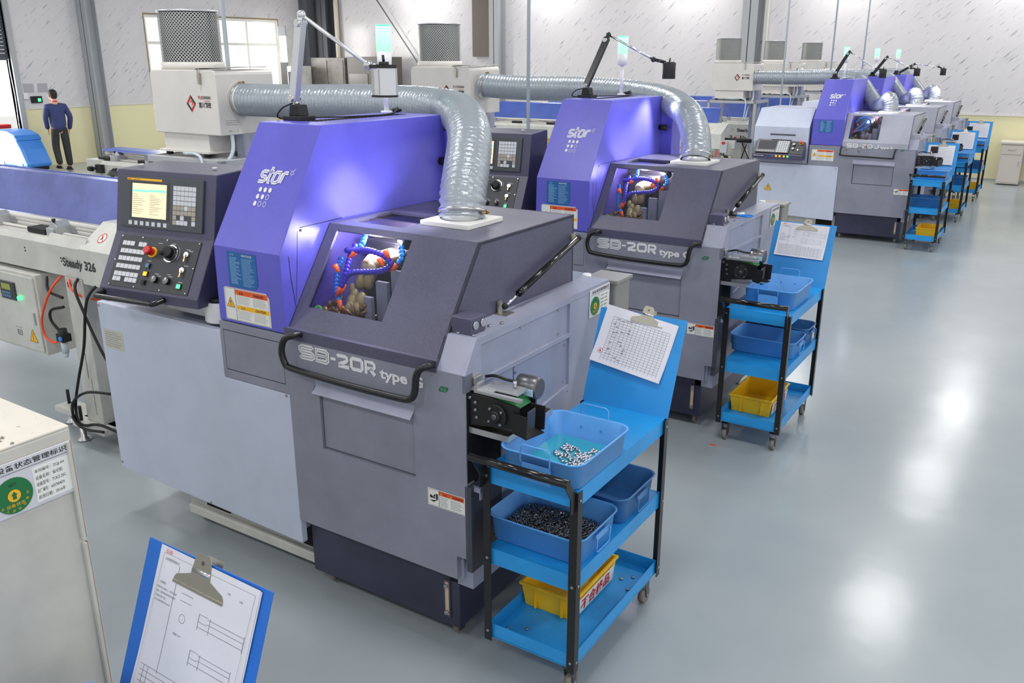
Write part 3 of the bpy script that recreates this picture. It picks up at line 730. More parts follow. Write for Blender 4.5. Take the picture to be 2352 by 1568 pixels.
    if detail or True:
        ld = bpy.data.lights.new('work_area_fill', 'AREA'); ld.energy = 5 if Rk else 3; ld.color = (0.80, 0.76, 1.0); ld.size = 0.07  # added area light without a fixture, throws a glow out through the top window
        lo = bpy.data.objects.new('work_area_fill', ld); col.objects.link(lo); lo.parent = T; lo.location = (-0.63, 0.46, 1.625)
        dirv = Vector((-0.33, 0.02, 0.16)); lo.rotation_euler = dirv.to_track_quat('-Z', 'Y').to_euler()
        l2 = bpy.data.lights.new('cavity_lamp', 'POINT'); l2.energy = 6.5 if Rk else 4; l2.color = (0.92, 0.9, 1.0); l2.shadow_soft_size = 0.04  # extra point light with no fixture, added to brighten the hood interior
        lo = bpy.data.objects.new('cavity_lamp', l2); col.objects.link(lo); lo.parent = T; lo.location = (-0.70, 0.315, 1.672)
    # --- hose flange on the hood
    FX, FY = (-0.45, 0.62) if Rk else (-0.50, 0.62)
    fl = MB().box(FX - .13, FX + .13, FY - .135, FY + .135, zt, zt + .022).build('hose_flange', white_plate, T, 0.003)
    MB().lathe((FX, FY, zt + .02), [(.092, 0), (.092, .04), (.088, .04)], 28).build('collar', alu, fl)
    # --- violet head-stock cover
    x0, x1 = -1.375, -0.951
    prof = [(0.0, 1.268), (0.0, 1.614), (0.296, 2.13), (1.17, 2.13), (1.17, 1.25), (0.05, 1.25)]
    v = MB(); n_ = len(prof)
    top_in = 0.04
    vs_ = [(x0 + (top_in if z > 2 else (0.008 if z > 1.5 else 0)), y, z) for y, z in prof] + [(x1, y, z) for y, z in prof]
    v.add(vs_, [tuple(range(n_)), tuple(range(2 * n_ - 1, n_ - 1, -1))] + [(i, i + n_, (i + 1) % n_ + n_, (i + 1) % n_) for i in range(n_)])
    vc = v.build('headstock_cover', violet, T, 0.004)
    BS = Frame((0, 0, 1.614), (1, 0, 0), (0, 0.296, 0.516))
    logo_star(vc, Frame(BS.p(-1.213, 0.315, 0.001), BS.u, BS.v), 0.97)
    sticker_notice(vc, Frame((-1.283, -0.001, 1.438), (1, 0, 0), (0, 0, 1)), 0.185, 0.158)
    if Rk: sticker_caution(vc, Frame((-1.325, -0.001, 1.28), (1, 0, 0), (0, 0, 1)), 0.29, 0.152)
    BF = Frame((x1, 0, 0), (0, 1, 0), (0, 0, 1))
    ln = MB(); ln.ribbon(BF, [(0.125, 1.712), (0.39, 1.717)], 0.003, 0, 0.0012); ln.ribbon(BF, [(0.112, 1.70), (0.095, 1.55), (0.075, 1.40)], 0.002, 0, 0.0012)
    ln.ribbon(BF, [(0.05, 1.60), (0.055, 1.5), (0.07, 1.375)], 0.003, 0, 0.0012); ln.disc(BF, .13, 1.70, .006, 0, .002, 10)
    ln.build('panel_seam', ink, vc)
    sl = MB()
    for i in range(24): y = 0.42 + i * 0.027; sl.prism([(-1.19, y, 2.1302), (-1.11, y + .012, 2.1302), (-1.11, y + .024, 2.1302), (-1.19, y + .012, 2.1302)], (0, 0, .0012))
    sl.build('vent_slot', void, vc)
    if True:   # magnet switch at the rear and back body
        bb = MB().box(-1.33, -0.862, 1.172, 1.35, 1.25, 2.05 if Rk else 1.95).build('rear_body', violet, T, 0.004)
        MB().cyl((-0.951, 1.13, 1.90), (-0.885, 1.13, 1.90), 0.02, 12).build('grip_knob', black_matte, bb)
    # --- grey block under the violet cover
    gb = MB().box(-1.385, -0.96, 0.0, 0.4, 0.985, 1.262).build('lower_block', body_grey, T, 0.003)
    if Rk:
        q = MB(); q.ribbon(FRONT, [(-1.362, 1.03), (-0.98, 1.03), (-0.98, 1.222), (-1.362, 1.222)], 0.003, 0, 0.0012, closed=True); q.build('door_seam', void, gb)
    else: sticker_caution(gb, Frame((-1.345, -0.001, 1.055), (1, 0, 0), (0, 0, 1)), 0.3, 0.152)
    # --- electrical cabinet door on the left and the body behind
    xw = -2.34 if Rk else -2.14
    zw = 1.21 if Rk else 1.01
    ed = MB(); ed.prism([(xw, 0, 0.27), (-0.957, 0, 0.235), (-0.957, 0, 0.983), (-1.388, 0, 0.983), (-1.388, 0, zw), (xw, 0, zw)] if Rk else [(xw + .02, 0, 0.27), (-0.965, 0, 0.24), (-0.965, 0, .985), (xw + .02, 0, .985)], (0, 0.035, 0))
    edo = ed.build('cabinet_door', panel_white, T, 0.004)
    screws(edo, FRONT, [(-0.98, 0.975), (-2.325, 1.19), (-1.6, 0.262), (-2.325, .3)] if Rk else [(-1.0, .96)], 0.007)
    if Rk:
        npl = MB().fbox(FRONT, -2.315, -2.155, 0.965, 1.07, 0, .001).build('name_plate', mat('plate_tan', (190, 190, 178), .5) if 'plate_tan' not in MATS else MATS['plate_tan'], edo)
        q = MB(); line_block(q, fr_at(FRONT, (-2.315, 0, .965)), .012, .15, .01, .095, 7, .0025); q.build('small_print', ink_grey, npl)
    else:
        a_, b_ = MB(), MB(); warning_tri(a_, b_, FRONT, -1.96, 0.60, 0.10); tr = a_.build('voltage_sign', label_yellow, edo); b_.build('outline', ink, tr)
    cbm = MB().box(xw + .02, -0.97, 0.036, 1.15, 0.29, zw - .01 if Rk else 1.0).build('cabinet_body', side_grey, T, 0.004)
    if Rk:
        MB().box(-2.25, -1.41, 0.45, 1.10, 1.19, 1.72).build('spindle_enclosure', panel_white, T, 0.005)
        q = MB()
        for i in range(9): q.prism([(-2.2 + i * .085, .5, 1.7202), (-2.16 + i * .085, .5, 1.7202), (-2.10 + i * .085, 1.05, 1.7202), (-2.14 + i * .085, 1.05, 1.7202)], (0, 0, .004))
        q.build('vent_louvre', side_grey, T)
        # swivel arm
        ar = MB(); ar.cyl((-1.50, 0.12, 1.215), (-1.50, 0.12, 1.315), 0.085, 28); ar.box(-1.9, -1.50, 0.10, 0.18, 1.215, 1.30)
        arm = ar.build('swivel_arm', white_plastic, T, 0.006)
        MB().cyl((-1.50, 0.12, 1.315), (-1.50, 0.12, 1.335), 0.075, 24).build('arm_bearing', black_matte, arm)
    else:
        g_ = MB(); g_.prism([(-2.17, -0.02, 1.29), (-2.17, -0.02, 1.49), (-2.17, 0.22, 1.73), (-2.17, 1.1, 1.73), (-2.17, 1.1, 1.02), (-2.17, 0.05, 1.02)], (0.765, 0, 0))
        gg = g_.build('spindle_enclosure', panel_white, T, 0.008)
        MB().tube([(-1.93, -0.02, 1.387), (-1.925, -0.05, 1.387), (-1.595, -0.05, 1.387), (-1.59, -0.02, 1.387)], 0.008).build('cover_handle', black, gg)
        MB().box(-2.12, -1.40, 0.0, 0.3, 1.0, 1.29).build('console_shelf', side_grey, T)
    # --- handle on the hood
    if Rk: hp = [(-0.86, 0.0, 1.282), (-0.87, -.04, 1.285), (-0.91, -.05, 1.262), (-0.929, -.052, 1.21), (-0.915, -.052, 1.158), (-0.87, -.052, 1.140), (-0.6, -.052, 1.130), (-0.29, -.052, 1.131), (-0.225, -.052, 1.142), (-0.203, -.052, 1.175), (-0.194, -.052, 1.236), (-0.178, -.045, 1.270), (-0.150, -.03, 1.284), (-0.146, 0, 1.284)]
    else: hp = [(-0.95, 0.0, 1.255), (-0.95, -.05, 1.25), (-0.95, -.06, 1.18), (-0.93, -.06, 1.15), (-0.6, -.06, 1.145), (-0.29, -.06, 1.14), (-0.27, -.06, 1.17), (-0.26, -.05, 1.245), (-0.26, 0.0, 1.25)]
    MB().tube(spline(hp, 5), 0.0145 if Rk else 0.011, 12).build('hood_handle', black, T)
    # --- lettering on the front
    tx = MB(); inl = MB()
    FB = Frame((-0.868, -0.001, 1.176), (1, 0, 0), (0, 0, 1)) if Rk else Frame((-0.885, -0.001, 1.252), (1, 0, 0), (0, 0, 1))
    if Rk:
        S1 = S_LET(0.0, 0.006, 0.075, 0.048); tx.ribbon(FB, S1, 0.021, 0, .0012); inl.ribbon(FB, S1, 0.0035, 0, .0018)
        B1 = [(0.095, 0.006), (0.095, 0.054), (0.150, 0.054), (0.160, 0.046), (0.160, 0.036), (0.152, 0.030), (0.160, 0.024), (0.160, 0.014), (0.150, 0.006)]
        tx.ribbon(FB, B1, 0.021, 0, .0012, closed=True); inl.ribbon(FB, B1, 0.0035, 0, .0018, closed=True)
        tx.ribbon(FB, [(0.098, 0.030), (0.150, 0.030)], 0.012, 0, .0012); inl.ribbon(FB, [(0.098, 0.030), (0.150, 0.030)], 0.003, 0, .0018)
        tx.fbox(FB, 0.176, 0.205, 0.024, 0.036, 0, .0012)
        tx.ribbon(FB, [(0.215, 0.046), (0.222, 0.052), (0.262, 0.052), (0.27, 0.046), (0.27, 0.038), (0.262, 0.03), (0.225, 0.014), (0.22, 0.007), (0.28, 0.007)], 0.0165, 0, .0012)
        tx.ribbon(FB, [(0.30, 0.007), (0.345, 0.007), (0.352, 0.014), (0.352, 0.046), (0.345, 0.053), (0.30, 0.053), (0.293, 0.046), (0.293, 0.014)], 0.0165, 0, .0012, closed=True)
        tx.ribbon(FB, [(0.372, 0.0), (0.372, 0.053), (0.41, 0.053), (0.418, 0.046), (0.418, 0.034), (0.41, 0.026), (0.38, 0.026)], 0.0165, 0, .0012)
        tx.ribbon(FB, [(0.395, 0.026), (0.42, 0.0)], 0.018, 0, .0012)
        tx.text(FB, 'type G', 0.445, -0.018, w=0.222, h=0.06, c=.0012, bold=.035)
    else:
        tx.ribbon(FB, S_LET(0.0, 0.005, 0.062, 0.045), 0.015, 0, .0012)
        tx.ribbon(FB, [(0.08, 0.006), (0.08, 0.05), (0.13, 0.05), (0.138, 0.04), (0.13, 0.028), (0.138, 0.016), (0.13, 0.006)], 0.015, 0, .0012, closed=True)
        tx.ribbon(FB, [(0.084, 0.028), (0.128, 0.028)], 0.009, 0, .0012); tx.fbox(FB, 0.155, 0.18, 0.022, 0.033, 0, .0012)
        tx.ribbon(FB, [(0.195, 0.046), (0.24, 0.046), (0.248, 0.04), (0.248, 0.034), (0.2, 0.012), (0.196, 0.006), (0.25, 0.006)], 0.012, 0, .0012)
        tx.ribbon(FB, [(0.274, 0.006), (0.314, 0.006), (0.322, 0.013), (0.322, 0.040), (0.314, 0.047), (0.274, 0.047), (0.266, 0.040), (0.266, 0.013)], 0.012, 0, .0012, closed=True)
        tx.ribbon(FB, [(0.40, 0.05), (0.40, 0.012), (0.392, 0.006), (0.35, 0.006)], 0.012, 0, .0012)
        tx.text(FB, 'type E', 0.425, -0.008, w=0.16, h=0.045, c=.0012, bold=.03)
    lt_ = tx.build('type_lettering', letter_white, T)
    if inl.v: inl.build('inline', body_grey, lt_)
    ef = MB(); e0 = Frame((-0.125, -0.001, 1.178), (1, 0, 0), (0, 0, 1)) if Rk else Frame((-0.2, -0.001, 1.235), (1, 0, 0), (0, 0, 1))
    ef.fpoly(e0, [(0, 0), (.03, 0), (.042, .008), (.045, .022), (.012, .022), (.002, .012)], 0, .001)
    eo = ef.build('eco_leaf', label_green, T); MB().text(e0, 'ECO', .01, .005, w=.026, h=.011, c=.0014, bold=.02).build('lettering', body_grey, eo)
    sticker_pinch(T, Frame((-0.195, -0.001, 0.668), (1, 0, 0), (0, 0, 1)) if Rk else Frame((-0.22, -0.001, 0.665), (1, 0, 0), (0, 0, 1)), 0.185, 0.078)
    # --- tower light
    px, py = (-1.27, 1.10)
    tl = MB().cyl((px, py, 2.13), (px, py, 2.36), 0.014, 12).lathe((px, py, 2.13), [(.03, 0), (.03, .012)], 16).build('beacon_pole', white_plastic, T)
    MB().lathe((px, py, 2.35), [(.022, 0), (.036, .006), (.038, .085)], 20).build('beacon_base', white_plastic, tl)
    MB().lathe((px, py, 2.435), [(.038, 0), (.0385, .12), (.036, .123)], 20).build('green_lamp', green_lamp, tl)
    MB().lathe((px, py, 2.556), [(.037, 0), (.037, .008)], 20).build('beacon_cap', green_led, tl)
    # --- parts conveyor on the right
    cv = MB(); cv.prism([(-0.005, .02, 1.06), (0.205, .02, 1.085), (0.225, .02, 1.1), (0.225, .02, 1.175), (0.10, .02, 1.19), (-0.005, .02, 1.19)], (0, .012, 0)); cvo = cv.build('parts_conveyor', black, T); MB().box(-0.005, .22, .15, .16, 1.06, 1.17).build('rear_plate', black, cvo)
    q = MB(); q.lathe((0.13, .02, 1.125), [(.046, -.012), (.046, 0)], 28, 'Y'); q.lathe((0.13, .007, 1.125), [(.020, -.008), (.026, 0)], 20, 'Y'); q.build('bearing_boss', black_matte, cvo)
    q = MB(); q.lathe((0.13, .0, 1.125), [(.008, -.004), (.014, -.001)], 16, 'Y'); q.build('shaft_end', steel_dark, cvo)
    for a_ in range(4): MB().cyl((0.13 + .036 * math.cos(a_ * 1.57 + .7), .01, 1.125 + .036 * math.sin(a_ * 1.57 + .7)), (0.13 + .036 * math.cos(a_ * 1.57 + .7), .003, 1.125 + .036 * math.sin(a_ * 1.57 + .7)), .005, 8).build('bolt', screw_m, cvo)
    for (x, z) in ((0.01, 1.175), (0.035, 1.16), (0.035, 1.13), (0.04, 1.10)): MB().cyl((x, .02, z), (x, .012, z), .006, 8).build('bolt', screw_m, cvo)
    MB().prism([(0.02, .036, 1.16), (0.06, .036, 1.192), (0.185, .036, 1.192), (0.215, .036, 1.16)], (0, .10, 0)).build('belt', belt_green if Rk else black_matte, cvo, 0.006)
    q = MB(); q.box(0.02, .23, .028, .046, 1.193, 1.204); q.box(0.02, .10, .03, .09, 1.20, 1.206); q.prism([(0.0, .03, 1.20), (0.035, .03, 1.235), (0.035, .03, 1.20)], (0, .05, 0)); q.box(.05, .20, .055, .125, 1.205, 1.217); q.build('guide_rail', alu, cvo)
    mo = MB(); mo.lathe((0.135, .17, 1.205), [(.038, 0), (.044, .004), (.044, .085), (.038, .093)], 24, 'X') if Rk else mo.box(.14, .22, .15, .25, 1.22, 1.30)
    mm = mo.build('gear_motor', steel_dark if Rk else black_matte, cvo)
    if Rk: MB().box(0.165, 0.222, .122, .128, 1.185, 1.212).build('motor_plate', mat('motor_plate', (170, 200, 220), .4) if 'motor_plate' not in MATS else MATS['motor_plate'], mm)
    MB().cyl((.16, .1, 1.222), (.16, .1, 1.245), .008, 8).build('bolt', steel, cvo)
    MB().tube(spline([(.0, .14, 1.22), (.05, .13, 1.235), (.10, .14, 1.225), (.15, .16, 1.22)], 6), .006, 8).build('motor_cable', black_matte, cvo)
    q = MB()
    q.prism([(0.205, .01, 1.075), (0.265, .01, 1.062), (0.27, .01, 1.15), (0.205, .01, 1.155)], (0, .004, 0))
    q.prism([(0.265, .012, 1.062), (0.31, .10, 1.075), (0.315, .10, 1.16), (0.27, .012, 1.15)], (-.004, .003, 0)) if not Rk else None
    q.prism([(0.245, .085, 1.07), (0.298, .085, 1.085), (0.302, .085, 1.178), (0.235, .085, 1.178)], (0, .005, 0))
    q.prism([(0.215, .01, 1.075), (0.265, .01, 1.060), (0.298, .088, 1.070), (0.245, .088, 1.085)], (0, 0, .004))
    q.build('parts_chute', black, cvo)
    q = MB(); q.prism([(0.240, .055, 1.08), (0.245, .055, 1.150), (0.262, .084, 1.165), (0.258, .084, 1.08)], (-.003, 0, 0)); q.build('chute_liner', steel_dark, cvo)
    dt = MB(); dt.box(-0.02, .182, .02, .35, 1.026, 1.030); dt.box(-0.02, .182, .02, .023, 1.026, 1.050); dt.box(.179, .182, .02, .35, 1.026, 1.050); dt.box(-0.02, .182, .347, .35, 1.026, 1.050)
    dto = dt.build('drip_tray', alu, cvo); MB().box(-.017, .178, .024, .346, 1.0305, 1.0325).build('oil_film', oily, dto)
    if Rk: q = MB().box(0.0, .012, .045, .10, 1.215, 1.245).build('limit_switch', clip_metal, T, .003)
    # --- small tank at the back corner
    q = MB().box(-0.14, 0.02, 1.24, 1.40, 1.14, 1.36).build('oil_tank', mat('tank_grey', (138, 138, 134), .45) if 'tank_grey' not in MATS else MATS['tank_grey'], T, .01)
    MB().box(-.15, .03, 1.23, 1.41, 1.355, 1.375).build('tank_lid', MATS['tank_grey'], q, .004)
    MB().cyl((-0.13, 1.215, 1.3), (-0.13, 1.215, 1.395), .022, 12).build('filler_neck', white_plastic, q)
    MB().box(-.15, .07, 1.23, 1.45, 1.11, 1.138).build('tank_shelf', alu, q)
    MB().lathe((.035, 1.235, 1.14), [(.028, 0), (.028, .03), (.02, .04)], 14).build('cap', mat('cap_orange', (235, 150, 40), .4) if 'cap_orange' not in MATS else MATS['cap_orange'], q)
    # --- console
    if Rk: make_console(T)
    else: make_flat_console(T)
    return T

def make_console(T):
    """swivelling operator console with screen, keys and push-buttons"""
    a = R(8.0); cu = Vector((math.cos(a), math.sin(a), 0)); cn = Vector((math.sin(a), -math.cos(a), 0)); o0 = Vector((-2.105, -0.115, 1.345)); Wd = 0.625
    bk = -cn
    def P(u, d, z): return o0 + cu * u + bk * d + Vector((0, 0, z))
    # outline in (depth, height)
    pr = [(0, -.045), (0, 0), (.145, .25), (.205, .545), (.50, .555), (.50, .0), (.42, -.045)]
    n_ = len(pr); mb = MB(); vs_ = [P(0, d, z) for d, z in pr] + [P(Wd, d, z) for d, z in pr]
    mb.add(vs_, [tuple(range(n_)), tuple(range(2 * n_ - 1, n_ - 1, -1))] + [(i, i + n_, (i + 1) % n_ + n_, (i + 1) % n_) for i in range(n_)])
    con = mb.build('control_console', console_navy, T, 0.005)
    LF = Frame(P(0, 0, 0), cu, P(0, .145, .25) - P(0, 0, 0)); LH = (P(0, .145, .25) - P(0, 0, 0)).length
    UF = Frame(P(0, .145, .25), cu, P(0, .205, .545) - P(0, .145, .25)); UH = (P(0, .205, .545) - P(0, .145, .25)).length
    U = lambda u, v: (u * Wd, v * UH)
    Lq = lambda u, v: (u * Wd, v * LH)
    def rect(mb, fr, q0, q1, c0, c1): mb.fbox(fr, q0[0], q1[0], q0[1], q1[1], c0, c1)
    mb = MB(); rect(mb, UF, U(.07, .09), U(.895, .905), 0, .012)
    bz = mb.build('display_bezel', bezel, con, .003)
    mb = MB(); rect(mb, UF, U(.165, .225), U(.565, .82), .012, .013); mb.build('screen_surround', console_black, bz)
    mb = MB(); rect(mb, UF, U(.188, .252), U(.539, .793), .013, .0138); sc_ = mb.build('screen', screen_m, bz)
    mb = MB(); rect(mb, UF, U(.192, .66), U(.36, .69), .0138, .0142); rect(mb, UF, U(.365, .67), U(.535, .70), .0138, .0142); mb.build('highlight_row', screen_teal, sc_)
    mb = MB(); line_block(mb, Frame(UF.p(*U(.192, .30), .0139), UF.u, UF.v), 0, .10, 0, .10, 10, .0016, .0004, .8); line_block(mb, Frame(UF.p(*U(.37, .30), .0139), UF.u, UF.v), 0, .10, 0, .10, 12, .0016, .0004, .85)
    mb.build('screen_text', ink_grey, sc_)
    mb = MB(); rect(mb, UF, U(.13, .838), U(.487, .873), .012, .0128); ys = mb.build('brand_strip', label_yellow, bz)
    mb = MB(); mb.text(UF, 'FANUC', Wd * .135, UH * .843, h=.006, c=.0134, bold=.03); mb.build('brand_lettering', ink_red, ys)
    mb = MB(); mb.text(UF, 'Series 32i-B', Wd * .2, UH * .843, h=.006, c=.0134); mb.build('series_lettering', ink, ys)
    kw = MB(); kt = MB()
    for r_ in range(8):
        for c_ in range(6):
            if r_ == 6 and c_ in (1, 3, 4): continue
            if r_ == 7 and c_ in (4,): continue
            u0 = .608 + c_ * .0375; v0 = .80 - (r_ + 1) * .076
            mb = kt if (r_ in (4, 5) and not (r_ == 4 and c_ == 3)) or (r_ in (6, 7) and c_ == 0) or (r_ == 6 and c_ == 5) else kw
            rect(mb, UF, U(u0, v0), U(u0 + .034, v0 + .068), .012, .015)
    kw.build('key_block', key_white, bz); kt.build('tan_key_block', key_tan, bz)
    k7 = MB()
    for i in range(7): rect(k7, UF, U(.158 + i * .0595, .13), U(.158 + i * .0595 + .032, .195), .012, .015)
    k7.build('soft_key_row', key_white, bz)
    # lower panel
    mb = MB(); rect(mb, LF, Lq(.085, .05), Lq(.895, .945), 0, .004); lp = mb.build('button_panel', console_black, con)
    mb = MB()
    for u, v in ((.1, .92), (.31, .925), (.56, .925), (.88, .92), (.10, .07), (.36, .075), (.62, .075), (.875, .08), (.09, .5), (.885, .5)): mb.disc(LF, u * Wd, v * LH, .004, .004, .0065, 8)
    mb.build('screw', screw_m, lp)
    kb = MB()
    rows = [(.80, [0, 1, 2, 4, 5]), (.665, range(6)), (.535, range(6)), (.40, range(6)), (.265, range(6)), (.175, [0, 1, 3, 4, 5])]
    for v, cs in rows:
        for c_ in cs:
            u0 = .125 + c_ * .0415; rect(kb, LF, Lq(u0, v - .035), Lq(u0 + .036, v + .04), .004, .0085)
    kb.build('function_key_block', key_white, lp)
    q = MB(); q.disc(LF, .45 * Wd, .69 * LH, .026, .004, .010, 24); q.build('stop_ring', label_yellow, lp)
    def knob(name, u, v, r0, c0, c1, m, par, r1=None, n=20):
        return MB().cyl(LF.p(u * Wd, v * LH, c0), LF.p(u * Wd, v * LH, c1), r0, n, r1 or r0).build(name, m, par)
    eb = knob('emergency_stop', .45, .69, .018, .01, .04, red_plastic, lp, .02); knob('mushroom_head', .45, .69, .0225, .035, .052, red_plastic, eb, .017)
    dl = knob('hand_wheel', .635, .70, .042, .004, .012, chrome, lp); knob('wheel_face', .635, .70, .038, .012, .024, black, dl, .036); knob('wheel_grip', .635, .70, .028, .024, .042, black_matte, dl, .026); knob('wheel_pip', .60, .66, .009, .024, .06, black_matte, dl)
    for u, v in ((.791, .712), (.791, .446)):
        ks = knob('key_switch', u, v, .013, .004, .014, chrome, lp)
        MB().fbox(LF, u * Wd - .004, u * Wd + .004, v * LH - .035, v * LH, .014, .018).build('key', brass_oil, ks)
    for nm, u, v, m_ in (('blue_button', .444, .455, mat('btn_blue', (20, 110, 140), .3) if 'btn_blue' not in MATS else MATS['btn_blue']), ('orange_button', .444, .313, orange_led), ('black_button', .446, .168, black_matte), ('green_button', .80, .175, green_led)):
        MB().fbox(LF, u * Wd - .013, u * Wd + .013, v * LH - .013, v * LH + .013, .004, .010).build(nm + '_frame', black, lp)
        MB().fbox(LF, u * Wd - .0095, u * Wd + .0095, v * LH - .0095, v * LH + .0095, .010, .014).build(nm, m_, lp)
    for u, v in ((.554, .238), (.677, .237)):
        kb_ = knob('rotary_switch', u, v, .016, .004, .022, black_gloss, lp); MB().fbox(LF, u * Wd - .003, u * Wd + .003, v * LH + .0, v * LH + .014, .022, .024).build('pointer', letter_white, kb_)
    tl_ = MB()
    for u, v in ((.635, .87), (.50, .86), (.79, .80), (.82, .78), (.81, .53), (.55, .34), (.67, .35), (.80, .25), (.44, .54), (.58, .31), (.69, .32)): tl_.fbox(LF, u * Wd - .012, u * Wd + .012, v * LH - .001, v * LH + .001, .004, .0046)
    for (u, v, r_) in ((.635, .70, .05),): tl_.ribbon(LF, [(u * Wd + r_ * math.cos(R(q)), v * LH + r_ * math.sin(R(q))) for q in range(-30, 60, 10)], .0012, .004, .0046)
    tl_.build('panel_markings', letter_white, lp)
    # handle bar below
    hp = [P(.03, 0, -.02), P(.02, -.045, -.03), P(.06, -.06, -.035), P(.2, -.062, -.035), P(.33, -.06, -.035), P(.38, -.05, -.032), P(.40, .0, -.02)]
    MB().tube(spline([P(.03, 0, -.02), P(.03, -.05, -.03), P(.08, -.055, -.03), P(.36, -.055, -.03), P(.40, -.05, -.03), P(.42, .0, -.02)], 6), .0135, 12).build('console_handle', black_gloss, con)
    MB().box(-2.03, -1.99, -.02, 0.02, 1.90, 1.904).build('mounting_pad', white_plate, con) if False else None
    # signal cable at the top
    e1 = P(.06, .30, .555); MB().cyl(e1, e1 + Vector((0, 0, .006)), .012, 10).build('eye_cover', white_plate, con)
    e1 = P(.5, .33, .555); MB().cyl(e1, e1 + Vector((0, 0, .006)), .012, 10).build('eye_cover', white_plate, con)

def make_flat_console(T):
    """low console with a tilted keyboard and screen"""
    pr = [(-0.16, 1.055), (-0.16, 1.12), (0.0, 1.31), (0.12, 1.31), (0.12, 1.055)]
    mb = MB(); mb.prism([(-2.13, y, z) for y, z in pr], (0.70, 0, 0)); con = mb.build('control_console', console_navy, T, .005)
    dv = Vector((0, .16, .19)); Fc = Frame((-2.13, -0.16, 1.12), (1, 0, 0), dv); H_ = dv.length
    mb = MB(); mb.fbox(Fc, .03, .50, .02, H_ - .005, 0, .02); bz = mb.build('display_bezel', black, con, .003)
    MB().fbox(Fc, .06, .31, .07, H_ - .03, .02, .021).build('screen', mat('screen_off', (46, 48, 56), .5) if 'screen_off' not in MATS else MATS['screen_off'], bz)
    k = MB()
    for i in range(5):
        for j in range(7): k.fbox(Fc, .33 + i * .031, .355 + i * .031, .03 + j * .028, .051 + j * .028, .02, .023)
    for i in range(8): k.fbox(Fc, .06 + i * .031, .078 + i * .031, .035, .047, .02, .023)
    k.build('key_block', key_white, bz)
    mb = MB(); mb.fbox(Fc, .51, .69, .02, H_ - .005, 0, .008); bp = mb.build('button_panel', console_black, con)
    def kn(nm, a, b, r, c1, m, par): return MB().cyl(Fc.p(a, b, .008), Fc.p(a, b, c1), r, 16).build(nm, m, par)
    kn('stop_ring', .64, .20, .024, .014, label_yellow, bp); kn('emergency_stop', .64, .20, .018, .05, red_plastic, bp)
    kn('hand_wheel', .55, .17, .022, .03, black_gloss, bp); kn('rotary_switch', .55, .10, .018, .025, black_gloss, bp); kn('rotary_switch', .62, .08, .01, .025, chrome, bp)
    FL = Frame((-2.13, -0.16, 1.055), (1, 0, 0), (0, 0, 1))
    for nm, a, m_ in (('blue_button', .28, hose_blue), ('orange_button', .34, orange_led), ('red_button', .39, orange_led), ('amber_button', .45, orange_led), ('green_button', .50, green_led)):
        MB().fbox(FL, a - .011, a + .011, .035, .057, 0, .006).build(nm, m_, con)
    MB().tube([(-2.10, -.165, 1.09), (-2.10, -.19, 1.10), (-1.96, -.19, 1.10), (-1.96, -.165, 1.09)], .006, 8).build('console_handle', steel, con)

M1 = (-1.800, 2.484, 0); M2 = (-1.782, 5.241, 0); M3 = (-1.762, 12.60, 0); M4 = (-1.775, 14.86, 0); M5 = (-1.785, 16.83, 0)
lathe_a = make_lathe('R', M1, 'violet and grey cnc lathe nearest the camera, its lit screen console on the left')
lathe_b = copy_tree(lathe_a); lathe_b.location = M2; lathe_b['label'] = 'second violet and grey cnc lathe with dark hood, partly behind the nearest one'
lathe_c = make_lathe('J', M3, 'light-hooded cnc lathe marked type E with low black keyboard console')
for loc, lb in ((M4, 'light-hooded cnc lathe directly behind the type E one, second of the far group'), (M5, 'farthest cnc lathe of the row, nearest the back wall')):
    c = copy_tree(lathe_c); c.location = loc; c['label'] = lb

# ================================================================== EXHAUST HOSES
def hose_mesh(path, rad=0.1, pitch=0.031, seed=1, n=32):
    rnd = random.Random(seed)
    P = spline(path, 24); seg = [0]
    for a, b in zip(P, P[1:]): seg.append(seg[-1] + (b - a).length)
    L_ = seg[-1]; step = pitch / 3; m = int(L_ / step); pts = []; j = 0
    for i in range(m + 1):
        s_ = min(i * step, L_ - 1e-6)
        while seg[j + 1] < s_: j += 1
        t_ = (s_ - seg[j]) / (seg[j + 1] - seg[j]); pts.append(P[j].lerp(P[j + 1], t_))
    mb = MB(); ref = None
    for i, p in enumerate(pts):
        d = (pts[min(i + 1, m)] - pts[max(i - 1, 0)]).normalized()
        if ref is None: ref = d.cross(Vector((0, 1, 0.01))).normalized()
        ref = (ref - d * ref.dot(d)).normalized(); e2 = d.cross(ref)
        base = rad + (0.0055 if i % 3 == 0 else -0.0035)
        for q in range(n):
            a = 2 * PI * q / n
            r_ = base + (0 if i % 3 == 0 else rnd.uniform(-.0022, .0022))
            mb.v.append(tuple(p + ref * math.cos(a) * r_ + e2 * math.sin(a) * r_))
    for i in range(m):
        for q in range(n):
            mb.f.append((i * n + q, i * n + (q + 1) % n, (i + 1) * n + (q + 1) % n, (i + 1) * n + q)); mb.sm.append(True)
    return mb, P
